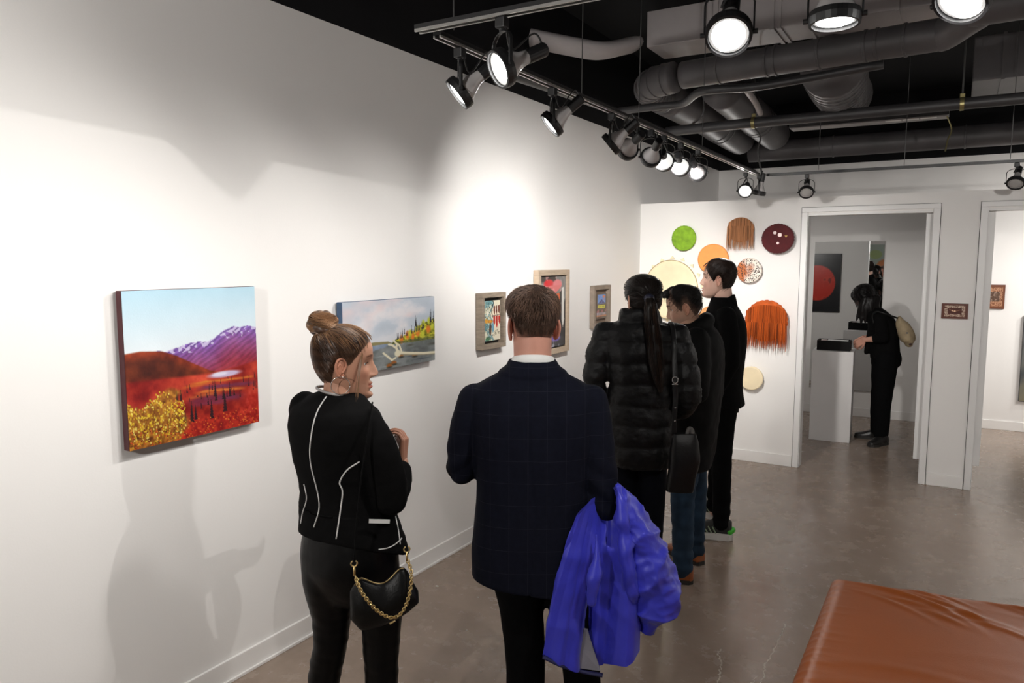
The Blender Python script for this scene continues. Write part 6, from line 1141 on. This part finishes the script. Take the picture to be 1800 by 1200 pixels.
shoe('leather_shoe', (0.058,-0.08), (-1,0.05), M_tanshoe, M_sole, t4, 0.28, 0.085, 0.048); shoe('leather_shoe', (0.108,0.175), (-0.70,0.70), M_tanshoe, M_sole, t4, 0.28, 0.085, 0.048)

# ---------------------------------------------------------------- tall man
PT_ = (-1.253, 4.717); RT = 14.88
body = [('torso', [(0.9,0.01,0,0.15,0.10,80),(1.2,0.01,0,0.16,0.10,80),(1.42,0.01,0,0.15,0.085,80),(1.5,0,0,0.07,0.06,80)]), ('limb', [(0.012,0,1.45,0.060),(-0.004,0,1.58,0.058)]),
        ('limb', [(0.02,-0.07,0.9,0.085),(0.022,-0.07,0.48,0.05),(0.03,-0.07,0.06,0.04)]), ('limb', [(0.0,0.10,0.9,0.085),(0.0,0.18,0.48,0.05),(-0.01,0.28,0.06,0.04)]),
        ('limb', [(0.025,-0.17,1.42,0.0341),(0.05,-0.2,1.28,0.033),(0.058,-0.21,1.14,0.03025)]), ('limb', [(0.058,-0.21,1.15,0.02915),(0.01,-0.2,1.03,0.0264),(-0.06,-0.175,0.94,0.0242)]), ('limb', [(0,0.17,1.42,0.0341),(0.01,0.2,1.28,0.033),(0.02,0.21,1.14,0.03025)]), ('limb', [(0.02,0.21,1.15,0.02915),(-0.05,0.2,1.03,0.0264),(-0.11,0.175,0.94,0.0242)])]
HT = hmat((-0.032,0.0,1.636), 84, 4, 0)
t5, tr5 = make_person('tall man in profile with short dark hair, long black coat and sneakers', PT_, RT, skin_mat('skin_pale', (0.60,0.38,0.30)), body, HT, 0.99,
    [((-0.06,-0.175,0.94),(-0.6,0.2,-0.6),(0.1,0.9,0.1),1,0.5,1.0), ((-0.11,0.175,0.94),(-0.6,-0.2,-0.6),(0.1,-0.9,0.1),-1,0.5,1.0)], 0.012, dict(brow=(0.25,0.18,0.15), nose=1.12))
M_hair5 = mat('hair_dark_brown_short', (0.016,0.010,0.008), 0.42, spec=0.15, var=0.35, vscale=30)
HL5 = hair_line([(0,0.078),(25,0.076),(42,0.062),(54,0.040),(66,0.012),(80,-0.012),(92,0.022),(104,0.008),(114,-0.030),(135,-0.060),(180,-0.068)])
hc5 = put_cap('hair', HL5, 0.011, M_hair5, t5, HT, 0.99, soft=0.03, rough=0.003, seed=17.0, vol=lambda p: 0.009*np.clip((p[...,2]-0.04)/0.06,0,1))
put_strands(cap_strands(HL5,0.014,600,lambda p: np.array((0,0.4,-0.5))+0*p,6,0.006,0.001,0.15,15), 0.0009, M_hair5, hc5, HT, 0.99)
mb = MB()
mb.torso([(0.845,0.018,0,0.19,0.138,80),(0.95,0.006,0,0.188,0.130,80),(1.06,0.006,0,0.190,0.132,80),(1.18,0.012,0,0.198,0.136,80),(1.29,0.016,0,0.205,0.135,80),(1.38,0.012,0,0.200,0.122,80),(1.44,0.008,0,0.165,0.100,80),(1.49,0.002,0,0.095,0.078,80),(1.53,-0.002,0,0.072,0.066,80)])
mb.limb([(0.025,-0.17,1.42,0.062),(0.05,-0.20,1.28,0.060),(0.058,-0.21,1.14,0.055)]); mb.limb([(0.058,-0.21,1.15,0.053),(0.01,-0.20,1.03,0.048),(-0.05,-0.18,0.95,0.043)])
mb.limb([(0.0,0.17,1.42,0.062),(0.01,0.20,1.28,0.060),(0.02,0.21,1.14,0.055)]); mb.limb([(0.02,0.21,1.15,0.053),(-0.05,0.20,1.03,0.048),(-0.10,0.18,0.95,0.043)])
ct = garment('black_coat', mb, mat('black_wool', (0.0028,0.0028,0.003), 0.9, spec=0.08, var=0.2, vscale=50, bump=0.12, bscale=300), t5, 0.010, 3, lambda p: 0.004*nz(p,9,3)+0.002*nz(p,24,6))
band((0.088,0.088,1.475),(0.068,0.068,1.548),0.004,0.0,0.006,0.72,0.075,yaw=0).build('coat_collar', MATS['black_wool'], ct, smooth=True)
MB().limb([(-0.052,0,1.47,0.012,0.016),(-0.060,0,1.50,0.008,0.012)],4,12).build('shirt_front', mat('shirt_brown', (0.06,0.035,0.03),0.7,var=0.1), t5)
mb = MB(); mb.torso([(0.80,0.012,0.01,0.14,0.105,80),(0.95,0.01,0,0.15,0.105,80)]); mb.limb([(0.020,-0.07,0.88,0.095),(0.022,-0.07,0.70,0.074),(0.024,-0.07,0.48,0.062),(0.030,-0.07,0.28,0.057),(0.030,-0.07,0.09,0.055)]); mb.limb([(0.005,0.10,0.88,0.095),(0.0,0.14,0.70,0.074),(0.0,0.18,0.48,0.062),(-0.005,0.24,0.28,0.057),(-0.01,0.28,0.09,0.055)])
garment('trousers', mb, M_trou, t5, 0.009, 3, lambda p: 0.004*nz((p[0],p[1],p[2]*1.5),16,5)+(0.004*math.sin(p[2]*80) if p[2] < 0.2 else 0))
M_snk = mat('sneaker_mesh_black', (0.015,0.016,0.015), 0.7, var=0.2, vscale=60); M_snsole = mat('sneaker_sole_white', (0.62,0.61,0.59), 0.6, var=0.05)
def sneaker(heel, d, L=0.29):
    o = shoe('sneaker', heel, d, M_snk, M_snsole, t5, L, 0.095, 0.048, lift=0.022); dd = nrm(V(d[0],d[1],0)); s = np.cross(V(0,0,1),dd); H = V(*heel,0)
    so = MB(); O = [(a, np.interp(a,[0,0.06,0.3,0.45,0.72,0.92,1],[0.5,0.9,0.9,0.86,1.06,0.75,0.3])*0.052) for a in np.linspace(-0.03,1.02,27)]
    pts = [H+dd*a*L+s*q for a,q in O]+[H+dd*a*L-s*q for a,q in O[::-1]]; pu_ = np.array(pts); z2 = np.array([0.036 if a > 0.3 else 0.040 for a,q in O]+[0.036 if a > 0.3 else 0.040 for a,q in O[::-1]])
    so.rings([pu_+V(0,0,0.002), pu_+np.outer(z2*0.5,V(0,0,1)), pu_+np.outer(z2,V(0,0,1))]); so.build('midsole', M_snsole, o, smooth=False)
    hl = MB().limb([(*(H+dd*0.018+s*0.020+V(0,0,0.055)),0.024,0.02),(*(H+dd*-0.004+V(0,0,0.065)),0.020,0.018),(*(H+dd*0.018-s*0.020+V(0,0,0.055)),0.024,0.02)],4,12); hl.build('heel_tab', mat('sneaker_green', hexc('3fbf2e'), 0.5, var=0.1), o, smooth=True)
    for q in (-1,1):
        for k in range(3): a = 0.38+k*0.09; MB().tube([H+dd*(a-0.05)*L+s*q*0.043+V(0,0,0.045),H+dd*(a+0.03)*L+s*q*0.036+V(0,0,0.085)],0.0045,6).build('side_stripe', mat('stripe_pale', (0.30,0.38,0.26), 0.5, var=0.1), o)
sneaker((0.098,-0.075),(-1,0.02)); sneaker((0.06,0.29),(-0.95,0.3))

# ---------------------------------------------------------------- woman in the mirror room
P6 = (-0.629, 7.986); R6 = 4.5
body = [('torso', [(0.80,0.07,0,0.14,0.10,88),(1.05,0.05,0,0.13,0.09,88),(1.22,0.0,0,0.14,0.085,88),(1.28,-0.04,0,0.08,0.06,88)]), ('limb', [(-0.02,0,1.24,0.05),(-0.085,0,1.33,0.05)]),
        ('limb', [(0.08,-0.08,0.85,0.09),(0.07,-0.08,0.45,0.055),(0.075,-0.08,0.08,0.04)]), ('limb', [(0.07,0.09,0.85,0.09),(0.06,0.10,0.45,0.055),(0.05,0.12,0.08,0.04)]),
        ('limb', [(0.01,-0.145,1.225,0.03),(0.035,-0.17,1.12,0.03),(0.05,-0.178,1.04,0.028)]), ('limb', [(0.045,-0.178,1.04,0.03),(0.01,-0.17,1.028,0.033),(-0.04,-0.16,1.02,0.031),(-0.105,-0.14,1.008,0.023)]), ('limb', [(-0.02,0.145,1.225,0.03),(0.015,0.17,1.12,0.03),(0.02,0.178,1.04,0.026)]), ('limb', [(0.02,0.178,1.04,0.026),(-0.05,0.15,1.02,0.026),(-0.125,0.115,1,0.022)])]
H6 = hmat((-0.125,0.0,1.405), 86, -26, 0)
t6, tr6 = make_person('woman in black with loose dark hair reading at the plinth', P6, R6, skin_mat('skin_warm', (0.50,0.27,0.20)), body, H6, 0.97,
    [((-0.105,-0.14,1.01),(-0.75,0.2,-0.55),(0.1,0.8,-0.5),1,0.6,0.9), ((-0.125,0.115,1.0),(-0.7,-0.3,-0.5),(0.1,-0.8,-0.5),-1,0.5,0.9)], 0.012, dict(female=True))
M_hair6 = mat('hair_black_long', (0.006,0.0052,0.0052), 0.4, spec=0.15, var=0.3, vscale=20, stretch=(1,1,5))
HL6 = hair_line([(0,0.034),(25,0.032),(40,0.022),(52,-0.03),(60,-0.07),(75,-0.09),(180,-0.095)])
hc6 = put_cap('hair', HL6, 0.018, M_hair6, t6, H6, 0.97, soft=0.05, rough=0.007, seed=21.0)
put_strands(cap_strands(HL6,0.016,700,lambda p: np.array((0,0.15,-1.0))+0*p,12,0.011,0.003,0.18,22,tlift=0.02), 0.0016, M_hair6, hc6, H6, 0.97)
mb = MB()
for (x,y,r_,L,dx) in ((-0.155,-0.07,0.022,0.19,-0.03),(-0.135,-0.08,0.028,0.22,-0.01),(-0.105,-0.085,0.032,0.20,0.0),(-0.07,-0.085,0.034,0.17,0.02),(-0.155,0.07,0.022,0.19,-0.03),(-0.115,0.08,0.030,0.21,0.0),(-0.07,0.085,0.034,0.17,0.02),(-0.03,-0.04,0.04,0.14,0.03),(-0.03,0.04,0.04,0.14,0.03)):
    mb.limb([(x+0.01,y*0.9,1.40,r_*0.9),(x,y,1.40-L*0.45,r_),(x+dx*0.6,y,1.40-L*0.8,r_*0.75),(x+dx,y*1.05,1.40-L*1.15,r_*0.25)],4,12)
garment('long_hair', mb, M_hair6, t6, 0.007, 2, lambda p: 0.004*nz((p[0],p[1],p[2]*0.3),60,3))
mb = MB(); mb.torso([(0.83,0.075,0,0.165,0.135,88),(0.93,0.075,0,0.160,0.125,88),(1.03,0.062,0,0.158,0.128,88),(1.13,0.044,0,0.165,0.130,88),(1.21,0.018,0,0.165,0.120,88),(1.27,-0.016,0,0.13,0.095,88),(1.31,-0.045,0,0.08,0.07,88)])
mb.limb([(0.01,-0.145,1.225,0.058),(0.035,-0.17,1.12,0.056),(0.05,-0.178,1.035,0.052)]); mb.limb([(0.05,-0.178,1.04,0.05),(0.01,-0.17,1.025,0.045),(-0.012,-0.165,1.025,0.042)]); mb.limb([(-0.02,0.145,1.225,0.058),(0.015,0.17,1.12,0.056),(0.02,0.178,1.035,0.05)]); mb.limb([(0.02,0.178,1.04,0.048),(-0.05,0.15,1.02,0.042)])
mb.limb([(-0.06,-0.07,1.10,0.03),(-0.075,-0.08,0.98,0.026),(-0.085,-0.08,0.885,0.024)])
garment('black_top', mb, M_blackcloth, t6, 0.010, 3, lambda p: 0.004*nz(p,12,3))
mb = MB(); mb.torso([(0.76,0.085,0,0.155,0.128,88),(0.84,0.090,0,0.160,0.132,88),(0.93,0.075,0,0.145,0.115,88)]); mb.limb([(0.088,-0.075,0.84,0.112),(0.076,-0.078,0.66,0.105),(0.070,-0.08,0.45,0.088),(0.072,-0.08,0.25,0.078),(0.075,-0.08,0.10,0.068)]); mb.limb([(0.075,0.08,0.84,0.112),(0.066,0.085,0.66,0.105),(0.058,0.10,0.45,0.088),(0.05,0.11,0.25,0.078),(0.048,0.12,0.10,0.066)])
garment('wide_trousers', mb, M_trou, t6, 0.010, 3, lambda p: 0.005*nz((p[0],p[1],p[2]*0.8),14,5))
shoe('boot', (0.125,-0.03), (-0.55,-0.83), M_blackshoe, M_sole, t6, 0.26, 0.09, 0.05, boot=0.13); shoe('boot', (0.10,0.13), (-1,0.06), M_blackshoe, M_sole, t6, 0.26, 0.09, 0.05, boot=0.13)
# her canvas bag
cbg = empty('canvas_shoulder_bag', world(P6, R6, (0.235,-0.06,0.95)), math.radians(R6)); tag(cbg, 'beige canvas bag slung on the back of reading woman', 'bag')
M_canv = mat('beige_canvas', hexc('b5a283'), 0.85, var=0.15, vscale=18, bump=0.1, bscale=200)
mb = MB().limb([(-0.055,0,0.265,0.022,0.05),(-0.030,0,0.20,0.058,0.09),(0.005,0,0.13,0.070,0.11),(0.030,0,0.07,0.062,0.11),(0.035,0,0.035,0.035,0.08)],6,26,up=(1,0,0)); me = mb.mesh('cb'); fix_normals(me); wrinkle(me, lambda p: 0.006*nz(p,18,3)); cbo = link('bag_body', me, M_canv, cbg, smooth=True)
MB().ell((0.045,-0.085,0.035),(0.014,0.006,0.012),None,12,8).build('badge', mat('badge_dark', (0.05,0.02,0.015), 0.5, var=0.1), cbg); MB().ell((0.012,-0.108,0.14),(0.010,0.004,0.008),None,12,8).build('print_mark', mat('print_grey', (0.12,0.12,0.13), 0.6, var=0.1), cbg)
MB().tube(crom(np.array([(-0.06,-0.02,0.265),(-0.10,-0.09,0.285),(-0.18,-0.135,0.315),(-0.25,-0.12,0.33),(-0.285,-0.10,0.29),(-0.27,-0.10,0.22)]),8),0.003,8,True,0.008,up=(0,1,0)).build('strap', M_tote, cbg, smooth=True)
